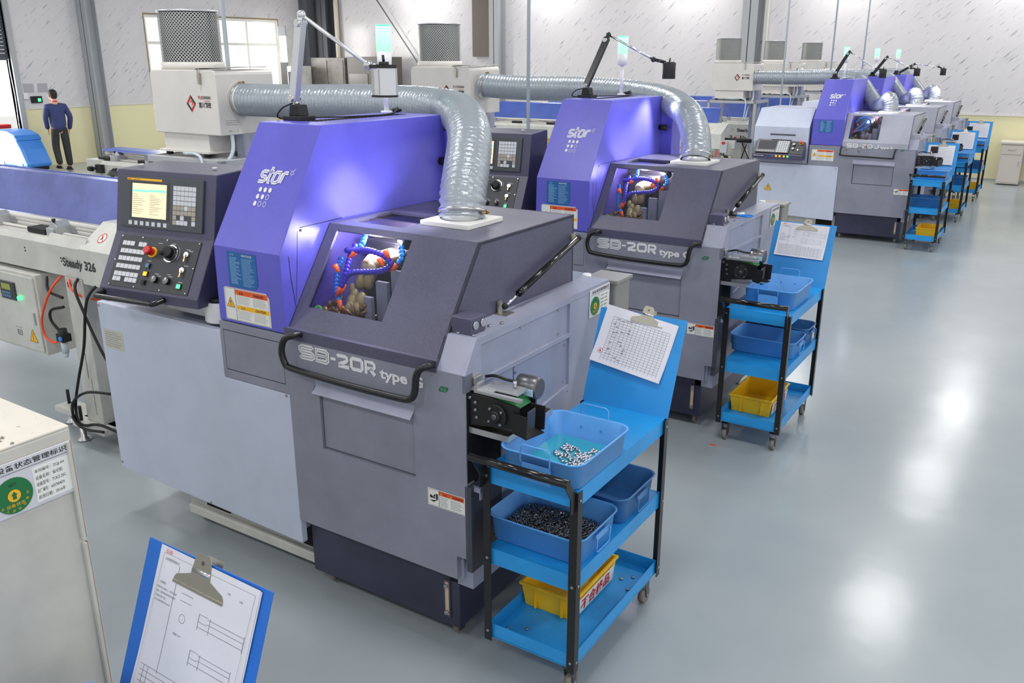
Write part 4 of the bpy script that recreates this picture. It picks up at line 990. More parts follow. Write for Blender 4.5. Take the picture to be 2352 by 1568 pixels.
def make_hose(path, O_, label, rad=0.1, seed=1):
    T = thing('exhaust_hose', O_, label, 'hose', 'grey corrugated exhaust hoses')
    mb, P = hose_mesh(path, rad, seed=seed); mb.build('hose_body', hose_grey, T)
    for (i, j) in ((0, 3), (-1, -4)):
        p = P[i]; d = (P[j] - P[i]).normalized(); c = p + d * .035
        cl = MB().cyl(c - d * .006, c + d * .006, rad + .0075, 32).build('hose_clamp', steel, T)
        up = d.cross(Vector((0, 1, 0))).normalized() if abs(d.y) < .9 else Vector((0, 0, 1))
        if abs(d.z) > .7: up = Vector((1, 0.15, 0)).normalized()
        if up.z < -.1: up = -up
        s_ = c + up * (rad + .01); MB().cyl(s_ - Vector((0, .02, 0)), s_ + Vector((0, .02, 0)), .006, 8).cyl(s_ + Vector((0, .012, 0)), s_ + Vector((0, .024, 0)), .01, 8).build('clamp_screw', brass_oil, cl)
    return T
HP = [(-2.985, 1.60, 2.14), (-2.5, 1.62, 2.14), (-1.9, 1.58, 2.15), (-1.3, 1.46, 2.15), (-.90, 1.23, 2.13), (-.645, .96, 2.055), (-.52, .76, 1.93), (-.465, .65, 1.82), (-.45, .62, 1.724)]
make_hose(HP, M1, 'fat grey corrugated hose from the nearest dust collector down to the nearest dark hood')
HP2 = [(-2.91, 1.60, 2.17), (-2.5, 1.62, 2.15), (-1.9, 1.60, 2.15), (-1.35, 1.50, 2.13), (-.95, 1.27, 2.09), (-.68, .99, 2.02), (-.53, .78, 1.91), (-.465, .66, 1.80), (-.45, .62, 1.724)]
make_hose(HP2, M2, 'grey corrugated hose curving over the second violet machine to its dark hood', seed=2)
HPJ = [(-2.70, 1.5, 2.12), (-2.0, 1.5, 2.12), (-1.5, 1.5, 2.13), (-1.12, 1.36, 2.09), (-.90, 1.18, 1.90), (-.75, 1.0, 1.765), (-.64, .82, 1.80), (-.55, .70, 1.87), (-.505, .64, 1.80), (-.50, .62, 1.708)]
hj = make_hose(HPJ, M3, 'S-bent grey hose on the light hood of the type E machine', rad=.098, seed=3)
for loc, lb in ((M4, 'S-bent grey hose of the light-hooded machine just behind the type E one'), (M5, 'farthest S-bent grey hose, nearest the back wall')):
    c = copy_tree(hj); c.location = loc; c['label'] = lb

# ================================================================== DUST COLLECTORS
def make_collector(loc, label):
    T = thing('mist_collector', loc, label, 'dust collector', 'white mist collectors with mesh drums')
    x0, x1, y0, y1, z0, z1 = -3.64, -2.97, 1.41, 1.90, 1.915, 2.33
    def rr(y, dz=0): pass
    prof = [(x0, z0), (x1, z0)] + [(x1 - .03 + .03 * math.cos(R(a)), z1 - .03 + .03 * math.sin(R(a))) for a in (0, 30, 60, 90)] + [(x0 + .03 + .03 * math.cos(R(a)), z1 - .03 + .03 * math.sin(R(a))) for a in (90, 120, 150, 180)]
    bd = MB().prism([(x, y0, z) for x, z in prof], (0, y1 - y0, 0)).build('housing', collector_white, T, .006)
    MB().box(x0 - .012, x0, y0 + .01, y1 - .01, z0 + .02, z1 - .03).build('side_door', collector_white, bd, .003)
    MB().prism([(x1 - .20, y0 + .0, z1 + .001), (x1 - .17, y0 - .005, z1 + .012), (x1 + .0, y0 + .0, z1 + .014), (x1 - .02, y1 - .03, z1 + .014), (x1 - .2, y1 - .03, z1 + .012)], (0, 0, .006)).build('lid', collector_white, bd)
    l_ = MB(); l_.box(x1 - .155, x1 - .135, y0 - .016, y0, z1 - .085, z1 - .02); l_.prism([(x1 - .158, y0 - .018, z1 - .03), (x1 - .132, y0 - .018, z1 - .03), (x1 - .138, y0 - .02, z1 - .09), (x1 - .152, y0 - .02, z1 - .09)], (0, .01, 0))
    l_.tube([(x1 - .155, y0 - .012, z1 - .02), (x1 - .15, y0 - .012, z1 + .012), (x1 - .14, y0 - .012, z1 + .012), (x1 - .135, y0 - .012, z1 - .02)], .0022, 6); l_.build('latch', clip_metal, bd)
    MB().prism([(-3.585, y0 + .02, 1.80), (-3.12, y0 + .02, 1.80), (-3.12, y0 + .02, z0), (-3.585, y0 + .02, z0)], (0, .40, 0)).build('outlet_skirt', collector_white, T, .003)
    MB().box(-3.62, -3.10, y0 - .01, y0 + .45, 1.79, 1.803).build('base_flange', collector_white, T)
    # mesh drum of crossing expanded-metal strands around a filter core
    cx_, cy_, zb, zt_ = -3.49, 1.66, z1 + .045, 2.705; rd_ = .2
    MB().lathe((cx_, cy_, z1), [(rd_ + .012, 0), (rd_ + .012, .046), (rd_ - .01, .05)], 40).build('drum_ring', collector_white, T)
    dr = MB(); NH = 56; st = int((zt_ - zb) / .0115)
    for dirn in (1, -1):
        for k in range(NH):
            for j in range(st):
                za, zc_ = zb + j * .0115, zb + (j + 1) * .0115
                if zc_ > zt_: break
                ph = 2 * PI * k / NH; am = dirn * (2 * PI / NH) * .5
                # zig-zag strand: meets its neighbour every other step
                s0, s1 = (0, 1) if j % 2 == 0 else (1, 0)
                a0, a1 = ph + am * s0, ph + am * s1; w_ = .0036 / rd_
                vs_ = [(cx_ + rd_ * math.cos(a0 - w_), cy_ + rd_ * math.sin(a0 - w_), za), (cx_ + rd_ * math.cos(a0 + w_), cy_ + rd_ * math.sin(a0 + w_), za), (cx_ + rd_ * math.cos(a1 + w_), cy_ + rd_ * math.sin(a1 + w_), zc_), (cx_ + rd_ * math.cos(a1 - w_), cy_ + rd_ * math.sin(a1 - w_), zc_)]
                dr.add(vs_, [(0, 1, 2, 3)])
    drum = dr.build('mesh_drum', mat('mesh_zinc', (176, 178, 176), .4, .6) if 'mesh_zinc' not in MATS else MATS['mesh_zinc'], T)
    MB().lathe((cx_, cy_, zb), [(rd_ - .014, 0), (rd_ - .014, zt_ - zb)], 32).build('filter_core', mat('filter_core', (70, 72, 74), .8) if 'filter_core' not in MATS else MATS['filter_core'], drum)
    MB().lathe((cx_, cy_, zt_ - .004), [(rd_ + .004, 0), (rd_ + .004, .012), (rd_ - .02, .014)], 40).build('drum_rim', alu, drum)
    # hose spigot
    MB().lathe((x1, 1.60, 2.14), [(.098, 0), (.098, .05)], 28, 'X').lathe((x1, 1.60, 2.14), [(.118, 0), (.118, .006)], 28, 'X').build('hose_spigot', collector_white, T)
    # emblem and lettering
    F_ = Frame((-3.28, y0 - .001, 2.06), (1, 0, 0), (0, 0, 1))
    r1 = MB(); k1 = MB()
    w_, h_ = .095, .112
    def dia(s_): return [(w_ / 2 - w_ / 2 * s_, h_ / 2), (w_ / 2, h_ / 2 + h_ / 2 * s_), (w_ / 2 + w_ / 2 * s_, h_ / 2), (w_ / 2, h_ / 2 - h_ / 2 * s_)]
    O_, I_ = dia(1), dia(.62)
    r1.fpoly(F_, [O_[0], O_[1], I_[1], I_[0]], 0, .001); k1.fpoly(F_, [O_[1], O_[2], I_[2], I_[1]], 0, .001); r1.fpoly(F_, [O_[2], O_[3], I_[3], I_[2]], 0, .001); k1.fpoly(F_, [O_[3], O_[0], I_[0], I_[3]], 0, .001)
    r1.ribbon(F_, [(.04, .062), (.053, .076), (.066, .062), (.053, .048)], .007, 0, .001, closed=False); r1.text(F_, 'FU', .125, .085, w=.032, h=.022, c=.001, bold=.02); r1.fbox(F_, .185, .24, .074, .077, 0, .001)
    k1.text(F_, 'CHWAN', .16, .085, w=.086, h=.022, c=.001, bold=.02); k1.text(F_, '富川精密', .125, .03, w=.122, h=.037, c=.001, bold=.02)
    em = r1.build('emblem', ink_red, T); k1.build('emblem_lettering', ink, T)
    tx_ = MB(); F2 = Frame((x1 + .001, y0 + .02, z0), (0, 1, 0), (0, 0, 1)); tx_.text(F2, 'ON', .05, .02, h=.012, c=0); tx_.text(F2, 'X', .12, .02, h=.012, c=0); line_block(tx_, F2, .03, .15, .06, .10, 3, .002, 0.0005); tx_.build('side_marking', ink_grey, T)
    # stand
    fx0, fx1, fy0, fy1 = -3.66, -2.86, 1.30, 1.95
    for x in (-3.56, -3.16):
        for y in (y0 + .03, y0 + .38): MB().cyl((x, y, 1.765), (x, y, 1.79), .024, 12).build('rubber_foot', black_matte, T)
    fr_ = MB()
    for y in (fy0, fy1 - .04): fr_.box(fx0, fx1, y, y + .04, 1.725, 1.765)
    for x in (fx0, fx1 - .04): fr_.box(x, x + .04, fy0, fy1, 1.725, 1.765)
    fr_.box(fx0 + .04, fx1 - .04, fy0 + .04, fy1 - .04, 1.745, 1.758)
    sd = fr_.build('stand_frame', trim_grey, T)
    for x in (fx0, fx1 - .04):
        for y in (fy0, fy1 - .04): MB().box(x, x + .04, y, y + .04, 0, 1.725).build('stand_leg', trim_grey, T)
    MB().tube(spline([(-2.99, 1.52, 1.92), (-2.98, 1.50, 1.80), (-3.02, 1.42, 1.66), (-3.05, 1.40, 1.45)], 6), .013, 8).build('drain_tube', clear_tube, T)
    MB().tube(spline([(-3.3, 1.36, 1.79), (-3.1, 1.30, 1.80), (-3.02, 1.28, 1.74), (-3.04, 1.27, 1.45)], 6), .010, 8).build('drain_tube', clear_tube, T)
    MB().box(-3.05, -2.93, 1.6, 1.75, 1.0, 1.915).build('motor_bracket', side_grey, T)
    return T
ca = make_collector(M1, 'nearest white mist collector with mesh drum, left above the lit console')
for off, lb in (((M2[0] + .03, M2[1] + .02, 0.035), 'white mist collector with mesh drum behind the second machine, in front of the back-wall duct'),
                ((M3[0] + .25, M3[1] + .05, -.01), 'largest of the three far mist collectors, left of the type E machine'),
                ((M4[0] + .27, 15.15, -.05), 'middle one of the three far mist collectors'),
                ((M5[0] + .38, 17.35, -.05), 'smallest far mist collector, rightmost of the three')):
    c = copy_tree(ca); c.location = (off[0], off[1], 0); c['label'] = lb

# ================================================================== WORK LAMPS
def lamp_base(T, b, m_base=black_matte):
    bx, by, bz = b
    MB().box(bx - .055, bx + .055, by - .05, by + .05, bz, bz + .02).build('base_plate', m_base, T, .003)
    MB().prism([(bx - .035, by - .03, bz + .02), (bx + .035, by - .03, bz + .02), (bx + .025, by - .03, bz + .07), (bx - .025, by - .03, bz + .07)], (0, .06, 0)).build('base_block', m_base, T, .003)
def square_bar(mb, p0, p1, w_, d_):
    p0, p1 = Vector(p0), Vector(p1); d = (p1 - p0).normalized(); s_ = d.cross(Vector((0, 1, 0))).normalized(); t_ = d.cross(s_)
    vs_ = [p + s_ * a * w_ / 2 + t_ * b * d_ / 2 for p in (p0, p1) for a, b in ((-1, -1), (1, -1), (1, 1), (-1, 1))]
    mb.add(vs_, [(0, 1, 2, 3), (7, 6, 5, 4), (0, 4, 5, 1), (1, 5, 6, 2), (2, 6, 7, 3), (3, 7, 4, 0)])
def make_lamp(O_, pts, label, silver=False, cord=True, beam=42, aim=(-.06, -.10, -1)):
    T = thing('work_lamp', O_, label, 'lamp', 'jointed work lamps on the machine tops')
    b, j1, j2, j3, hd = [Vector(p) for p in pts]
    lamp_base(T, b); ma = alu if silver else black
    MB().cyl(b + Vector((0, 0, .07)), j1, .009, 10).build('swivel_pin', steel, T)
    a_ = MB(); square_bar(a_, j1, j2 + (j1 - j2) * .06, .042, .034); lo = a_.build('lower_arm', ma, T, .003)
    d = (j2 - j1)
    for p in (j1 + d * .03, j2 - d * .1): MB().cyl(p - Vector((.0, .03, 0)), p + Vector((0, .03, 0)), .014, 14).build('joint_bolt', steel, lo)
    el = MB(); el.cyl(j2 - d * .12, j2 + d * .0, .017, 12); el.sphere(j2, .02); el.build('elbow', ma, T)
    MB().cyl(j2, j3, .0085, 12).build('upper_arm', alu if silver else chrome, T)
    k = MB(); k.sphere(j3, .02); k.cyl(j3, hd + Vector((-.03, 0, .0)), .012, 10); k.build('head_joint', steel if silver else black, T)
    if silver:
        h = MB(); hx, hy, hz = hd
        pr = [(.062 * math.cos(R(a)), .05 * math.sin(R(a))) for a in (0, 50, 90, 130, 180, 230, 270, 310)]
        h.prism([(hx + x, hy + y, hz - .12) for x, y in pr], (0, 0, .115)); hh = h.build('lamp_head', alu, T, .003)
        h = MB(); h.prism([(hx + x * 1.08, hy + y * 1.08, hz - .008) for x, y in pr], (0, 0, .014)); h.cyl((hx, hy, hz), (hx, hy, hz + .018), .022, 12); h.build('head_cap', black_matte, hh)
        MB().cyl((hx, hy, hz + .015), (hx - .003, hy, hz + .045), .006, 8).build('toggle_switch', black, hh)
        MB().prism([(hx + x * 1.03, hy + y * 1.03, hz - .126) for x, y in pr], (0, 0, .008)).build('head_rim', black_matte, hh)
        f_ = MB(); f_.box(hx - .012, hx + .012, hy - .052, hy - .047, hz - .115, hz - .012); f_.build('cooling_fin', steel, hh)
    else:
        hh = MB().lathe(hd + Vector((0, 0, -.115)), [(.046, 0), (.048, .004), (.046, .06), (.048, .11), (.035, .118)], 24).build('lamp_head', black_matte, T)
        MB().cyl(hd + Vector((0, 0, .0)), hd + Vector((.004, 0, .03)), .006, 8).build('toggle_switch', black, hh)
    sd = bpy.data.lights.new('lamp_beam', 'SPOT'); sd.energy = beam; sd.spot_size = R(76); sd.spot_blend = .7; sd.shadow_soft_size = .03; sd.color = (.93, .93, 1.0)
    so = bpy.data.objects.new('lamp_beam', sd); col.objects.link(so); so.parent = T; so.location = hd + Vector((0, 0, -.13)); so.rotation_euler = Vector(aim).to_track_quat('-Z', 'Y').to_euler()
    if cord:
        c = [j1 + Vector((-.01, 0, -.01)), b + Vector((-.08, -.03, .05)), b + Vector((-.11, -.02, .008)), b + Vector((-.03, .08, .006)), b + Vector((.10, .30, .006)), b + Vector((.09, .55, .006)), b + Vector((.02, .68, .03)), b + Vector((-.02, .72, .008))]
        MB().tube(spline(c, 8), .004, 6).build('power_cord', black_matte, T)
        MB().sphere(b + Vector((-.02, .72, .012)), .03, 12, 8, (1, 1, .4)).build('cable_gland', black_matte, T)
    return T
make_lamp(M1, [(-1.25, .46, 2.13), (-1.275, .46, 2.216), (-1.19, .46, 2.585), (-.80, .445, 2.375), (-.735, .47, 2.37)], 'silver jointed work lamp with square metal head on the nearest violet cover', silver=True)
make_lamp(M2, [(-1.296, .589, 2.13), (-1.317, .60, 2.205), (-1.225, .76, 2.565), (-.925, .90, 2.395), (-.82, .95, 2.375)], 'black work lamp with round head on the second violet cover', beam=42, aim=(-.10, -.42, -1))
make_lamp(M3, [(-1.27, .55, 2.13), (-1.264, .55, 2.215), (-1.114, .55, 2.493), (-.733, .55, 2.265), (-.645, .55, 2.265)], 'steeply raised black work lamp on the type E machine', cord=False, beam=22)
make_lamp(M4, [(-1.20, .55, 2.13), (-1.19, .55, 2.17), (-1.01, .55, 2.43), (-.635, .55, 2.26), (-.545, .55, 2.255)], 'black work lamp on the machine behind the type E one', cord=False, beam=22)
make_lamp(M5, [(-1.17, .55, 2.13), (-1.14, .55, 2.15), (-.885, .55, 2.31), (-.49, .55, 2.265), (-.41, .55, 2.24)], 'lowest black work lamp, on the farthest machine', cord=False, beam=22)

# ================================================================== BAR FEEDERS
def make_feeder(O_, label, steady, near=False, brand=True):
    T = thing('bar_feeder', O_, label, 'bar feeder', 'long white bar feeders with blue lids')
    x0, x1 = -7.45, -2.98
    YF = 0.45
    bm_ = MB(); bm_.prism([(x0, YF, 1.11), (x0, YF, 1.30), (x0, YF + .03, 1.335), (x0, .74, 1.335), (x0, .74, 1.11)], (x1 - x0, 0, 0))
    beam = bm_.build('feeder_beam', feeder_white, T, .004)
    # channel of guide parts on top
    q = MB()
    for (y, z, r_) in ((.62, 1.40, .016), (.66, 1.36, .012), (.56, 1.345, .010)): q.cyl((x0 + .1, y, z), (x1 - .05, y, z), r_, 12)
    q.build('guide_rod', collector_white, T)
    for i, x in enumerate((-3.55, -4.25, -4.95, -5.65, -6.35, -7.05)):
        k = MB(); k.box(x - .06, x + .02, .50, .66, 1.335, 1.385); k.prism([(x - .05, .51, 1.385), (x + .03, .51, 1.335), (x + .05, .51, 1.40), (x + .0, .51, 1.43)], (0, .10, 0))
        cr = k.build('rod_clamp', alu, T, .003)
        MB().box(x - .28, x - .08, .50, .60, 1.337, 1.372).build('collet_block', black_matte, T, .006)
        MB().cyl((x + .01, .52, 1.43), (x + .01, .52, 1.445), .012, 8).build('clamp_bolt', black_matte, cr)
    q = MB(); q.prism([(x1 - .55, YF - .004, 1.30), (x1 - .16, YF - .004, 1.30), (x1 - .16, YF + .03, 1.365), (x1 - .55, YF + .03, 1.365)], (0, .004, 0))
    q.build('chute_edge', feeder_white, T)
    # nose cover with no-touch sign
    q = MB(); q.prism([(x1 - .20, YF - .012, 1.09), (x1 - .20, YF - .012, 1.31), (x1 - .16, .60, 1.455), (x1 - .16, .75, 1.455), (x1 - .20, .75, 1.09)], (.36, 0, 0))
    nc = q.build('nose_cover', feeder_white, T, .004)
    NF = Frame((x1 - .18, YF - .012, 1.31), (1, 0, 0), Vector((0, .60 - YF + .012, .145)))
    k = MB(); k.ribbon(NF, [(.13 + .032 * math.cos(R(a)), .10 + .034 * math.sin(R(a))) for a in range(0, 360, 20)], .006, 0, .0015, closed=True); k.ribbon(NF, [(.108, .124), (.152, .076)], .005, 0, .0015)
    sg = MB().disc(NF, .13, .10, .034, 0, .001, 20).build('no_touch_sign', label_white, nc); k.build('red_ring', ink_red, sg)
    k = MB(); k.fpoly(NF, [(.115, .085), (.14, .09), (.135, .11), (.125, .125), (.12, .11)], .0005, .0013); k.build('hand_mark', ink_grey, sg)
    FF = Frame((0, YF - .013, 0), (1, 0, 0), (0, 0, 1))
    k = MB(); k.text(FF, steady, x1 - .385 if near else x1 - .34, 1.165, w=.34, h=.075, c=.0008, bold=.03, slant=0); k.build('model_lettering', ink, T)
    if brand:
        k = MB(); k.text(FF, 'IEMCA', x0 + .62, 1.165, w=.30, h=.075, c=.0008, bold=.02, shear=.25)
        for i in range(4): k.fbox(FF, x0 + .33 + i * .02, x0 + .56, 1.19 + i * .016, 1.196 + i * .016, -.012, .001)
        k.fpoly(FF, [(x0 + .42, 1.24), (x0 + .50, 1.25), (x0 + .53, 1.275), (x0 + .46, 1.27)], -.012, .001); k.fpoly(FF, [(x0 + .40, 1.19), (x0 + .46, 1.19), (x0 + .42, 1.16)], -.012, .001)
        k.build('brand_lettering', ink, T)
    sc_ = [(x1 - .82, 1.225), (x1 - .82, 1.245), (x1 - .42, 1.205), (x1 - .42, 1.225), (x1 - 1.6, 1.23)]
    k = MB()
    for a, b in sc_: k.disc(Frame((0, YF, 0), (1, 0, 0), (0, 0, 1)), a, b, .006, 0, .002, 8)
    k.build('screw', black_matte, beam)
    # raised blue lid
    q = MB(); q.prism([(x0 + .1, .70, 1.40), (x0 + .1, .705, 1.40), (x0 + .1, .80, 1.66), (x0 + .1, .84, 1.672), (x0 + .1, .84, 1.68), (x0 + .1, .79, 1.668)], (x1 - x0 - .10, 0, 0))
    ld_ = q.build('lid', lid_blue_sheen if near else lid_blue, T)
    if near: MB().box(x0 + .1, x1, .83, .845, 1.668, 1.682).build('lid_edge', lid_blue, ld_)
    # end cap, knob
    q = MB(); q.box(x0 - .02, x0 + .22, YF - .008, .75, 1.10, 1.345); q.build('end_cap', feeder_white, T, .004)
    kb = MB().cyl((x0 + .20, YF - .008, 1.26), (x0 + .20, YF - .07, 1.26), .014, 10).cyl((x0 + .10, YF - .06, 1.25), (x0 + .16, YF - .06, 1.25), .028, 10).box(x0 + .20, x0 + .30, YF - .05, YF - .008, 1.21, 1.30).build('clamp_knob', black_matte, T)
    # pedestal legs with foot plates
    for lx in ((-3.40, -6.9)):
        lg = MB(); lg.box(lx, lx + .185, YF + .0, .70, .14, 1.11); L_ = lg.build('pedestal', feeder_white, T, .006)
        k = MB(); k.disc(Frame((0, YF, 0), (1, 0, 0), (0, 0, 1)), lx + .045, 1.06, .022, 0, .0015, 16); k.fbox(Frame((0, YF, 0), (1, 0, 0), (0, 0, 1)), lx + .09, lx + .094, .45, .70, 0, .001); k.fbox(Frame((0, YF, 0), (1, 0, 0), (0, 0, 1)), lx + .12, lx + .122, .20, .45, 0, .001)
        k.build('pedestal_hole', void, L_)
        fp = MB(); fp.box(lx - .42, lx + .45, YF + .02, YF + .16, .10, .14); fp.box(lx - .08, lx + .27, YF - .06, .78, .10, .14); F_ = fp.build('foot_plate', feeder_white, T, .004)
        for fx, fy in ((lx - .37, YF + .10), (lx - .02, YF - .03), (lx + .40, YF + .09)):
            k = MB(); k.lathe((fx, fy, 0), [(.045, 0), (.045, .012), (.02, .03), (.02, .10)], 20); k.build('leveling_foot', steel, T)
            MB().cyl((fx, fy, .14), (fx, fy, .24), .011, 10).build('adjuster_bolt', black_matte, F_)
    # electrical cabinet below the beam
    cz0, cz1, cx0, cx1 = .545, 1.085, -4.62, -3.67
    cb = MB().box(cx0, cx1, YF - .04, .74, cz0, cz1).build('control_box', feeder_white, T, .005)
    MB().box(cx0 + .02, cx1 - .02, YF - .052, YF - .04, cz0 + .02, cz1 - .02).build('box_door', feeder_white, cb, .003)
    CF = Frame((0, YF - .053, 0), (1, 0, 0), (0, 0, 1))
    hm = MB().fbox(CF, -4.07, -3.90, .89, 1.01, 0, .012).build('display_unit', console_black, cb, .003)
    MB().fbox(CF, -4.05, -3.945, .955, .995, .012, .013).build('display', mat('lcd_green', (150, 165, 70), .3) if 'lcd_green' not in MATS else MATS['lcd_green'], hm)
    k = MB()
    for i in range(4):
        for j in range(2): k.fbox(CF, -4.05 + i * .026, -4.03 + i * .026, .905 + j * .022, .92 + j * .022, .012, .014)
    k.build('display_keys', mat('keys_blue', (90, 130, 170), .4) if 'keys_blue' not in MATS else MATS['keys_blue'], hm)
    MB().cyl(CF.p(-3.858, .914, 0), CF.p(-3.858, .914, .018), .014, 14).build('green_lamp', green_led, cb)
    es = MB().cyl(CF.p(-4.135, .935, 0), CF.p(-4.135, .935, .01), .03, 16).build('stop_ring', label_yellow, cb); MB().cyl(CF.p(-4.135, .935, .01), CF.p(-4.135, .935, .045), .02, 16).build('emergency_stop', red_plastic, cb)
    a_, b_ = MB(), MB(); a_.fpoly(CF, [(-3.83, .625), (-3.74, .625), (-3.785, .71)], 0, .001); vs2 = a_.build('voltage_sign', label_yellow, cb)
    b_.ribbon(CF, [(-3.83, .625), (-3.74, .625), (-3.785, .71)], .005, 0, .0014, closed=True); b_.ribbon(CF, [(-3.78, .69), (-3.79, .66), (-3.78, .66), (-3.79, .635)], .004, 0, .0016); b_.build('outline', ink, vs2)
    k = MB(); k.text(CF, 'E13', -3.97, .645, w=.055, h=.04, c=.0006, bold=.03); k.fbox(CF, -3.985, -3.905, .70, .702, 0, .0006); k.build('box_lettering', ink_grey, cb)
    MB().fbox(CF, -3.735, -3.72, .75, .83, 0, .006).build('box_latch', steel, cb)
    # air service unit and tubes
    ru = MB(); ru.cyl((-3.47, YF - .03, .60), (-3.47, YF - .03, .69), .022, 14); ru.cyl((-3.47, YF - .03, .57), (-3.47, YF - .03, .60), .012, 10, .018); au = ru.build('air_filter', clear_tube, T)
    MB().cyl((-3.47, YF - .03, .69), (-3.47, YF - .03, .76), .028, 14).box(-3.50, -3.43, YF - .06, YF, .68, .73).build('regulator', black_matte, au)
    MB().cyl((-3.445, YF - .062, .705), (-3.445, YF - .07, .705), .016, 14).build('gauge', hose_blue, au)
    MB().tube(spline([(-3.44, YF + .04, 1.13), (-3.50, YF - .04, 1.02), (-3.62, YF - .05, .86), (-3.66, YF - .05, .76), (-3.64, YF - .05, .68), (-3.56, YF - .04, .655), (-3.50, YF - .03, .69)], 7), .0075, 8).build('orange_air_tube', orange_tube, T)
    MB().tube(spline([(-3.40, YF + .04, 1.13), (-3.30, YF - .03, 1.06), (-3.24, YF + .0, 1.0), (-3.20, YF + .10, .96)], 5), .0065, 8).build('orange_air_tube', orange_tube, T)
    cc_ = [[(-3.04, YF + .06, 1.14), (-3.07, YF - .04, 1.06), (-3.12, YF - .06, .95), (-3.2, YF - .06, .70), (-3.32, YF - .06, .46), (-3.40, YF - .06, .28), (-3.39, YF - .07, .17), (-3.33, YF - .07, .14), (-3.15, YF - .05, .17), (-2.8, YF, .10)],
           [(-3.27, YF + .05, 1.14), (-3.23, YF - .04, 1.07), (-3.16, YF - .05, .92), (-3.05, YF - .05, .72), (-2.98, YF - .04, .60)],
           [(-3.40, YF - .08, .15), (-3.42, YF - .08, .24), (-3.34, YF - .09, .33), (-3.2, YF - .08, .40), (-3.0, YF - .05, .42)],
           [(-3.38, YF - .09, .30), (-3.40, YF - .09, .18), (-3.30, YF - .09, .13), (-3.1, YF - .08, .15)],
           [(-3.46, YF - .0, .90), (-3.56, YF - .03, .87), (-3.58, YF - .03, .80), (-3.50, YF - .03, .74)], [(-3.6, YF, 1.08), (-3.55, YF - .03, 1.0), (-3.42, YF - .02, .97)]]
    for cpts in cc_: MB().tube(spline(cpts, 7), .009, 8).build('black_cable', black_matte, T)
    if not near:
        pb = MB().box(-2.81, -2.70, YF - .06, YF - .01, 1.04, 1.22).build('pendant_box', alu, T, .006)
        MB().cyl((-2.755, YF - .06, 1.19), (-2.755, YF - .09, 1.19), .022, 14).build('emergency_stop', red_plastic, pb)
        MB().tube(spline([(-2.755, YF - .03, 1.04), (-2.75, YF - .02, .96), (-2.85, YF + .0, .90), (-3.0, YF + .02, .98)], 6), .008, 8).build('pendant_cable', black_matte, pb)
        for px_ in (-2.86, -3.28): MB().tube(spline([(px_ + .06, YF + .02, 1.10), (px_, YF - .03, 1.02), (px_ - .06, YF - .03, .93), (px_ - .10, YF + .03, .84)], 6), .008, 8).build('orange_air_tube', orange_tube, T)
    # link to the lathe
    MB().box(-2.95, -2.62, .50, .72, 1.10, 1.22).build('link_box', feeder_white, T, .004)
    MB().cyl((-2.95, .60, 1.22), (-2.2 - .2, .60, 1.22), .03, 14).build('bar_guide_tube', black_matte, T)
    return T
fa = make_feeder(M1, 'nearest bar feeder with lettering Steady 326 at the left edge', 'Steady 326', near=True)
fb = copy_tree(fa); fb.location = M2
for ch in kids(fb):
    if ch.name.startswith('lid'): ch.data = MB().prism([(-7.35, .56, 1.43), (-7.35, .60, 1.452), (-7.35, .80, 1.452), (-7.35, .80, 1.44), (-7.35, .60, 1.44)], (4.3, 0, 0)).build('lid', lid_blue).data; bpy.data.objects.remove([o_ for o_ in col.objects if o_.type == 'MESH' and o_.data == ch.data and o_ != ch][0])
for ch in list(col.objects):
    if ch.parent and ch.parent.parent == fb and ch.name.startswith('lid_edge'): bpy.data.objects.remove(ch)
fb['label'] = 'bar feeder end seen between the walking person and the nearest mist collector'
fc_ = make_feeder(M3, 'bar feeder lettered Steady 320, blue lid right of the second hose', 'Steady 320')
for loc, lb in ((M4, 'bar feeder whose blue lid shows just above that of the Steady 320 one'), (M5, 'farthest bar feeder, its thin blue lid nearest the back wall')):
    c = copy_tree(fc_); c.location = loc; c['label'] = lb

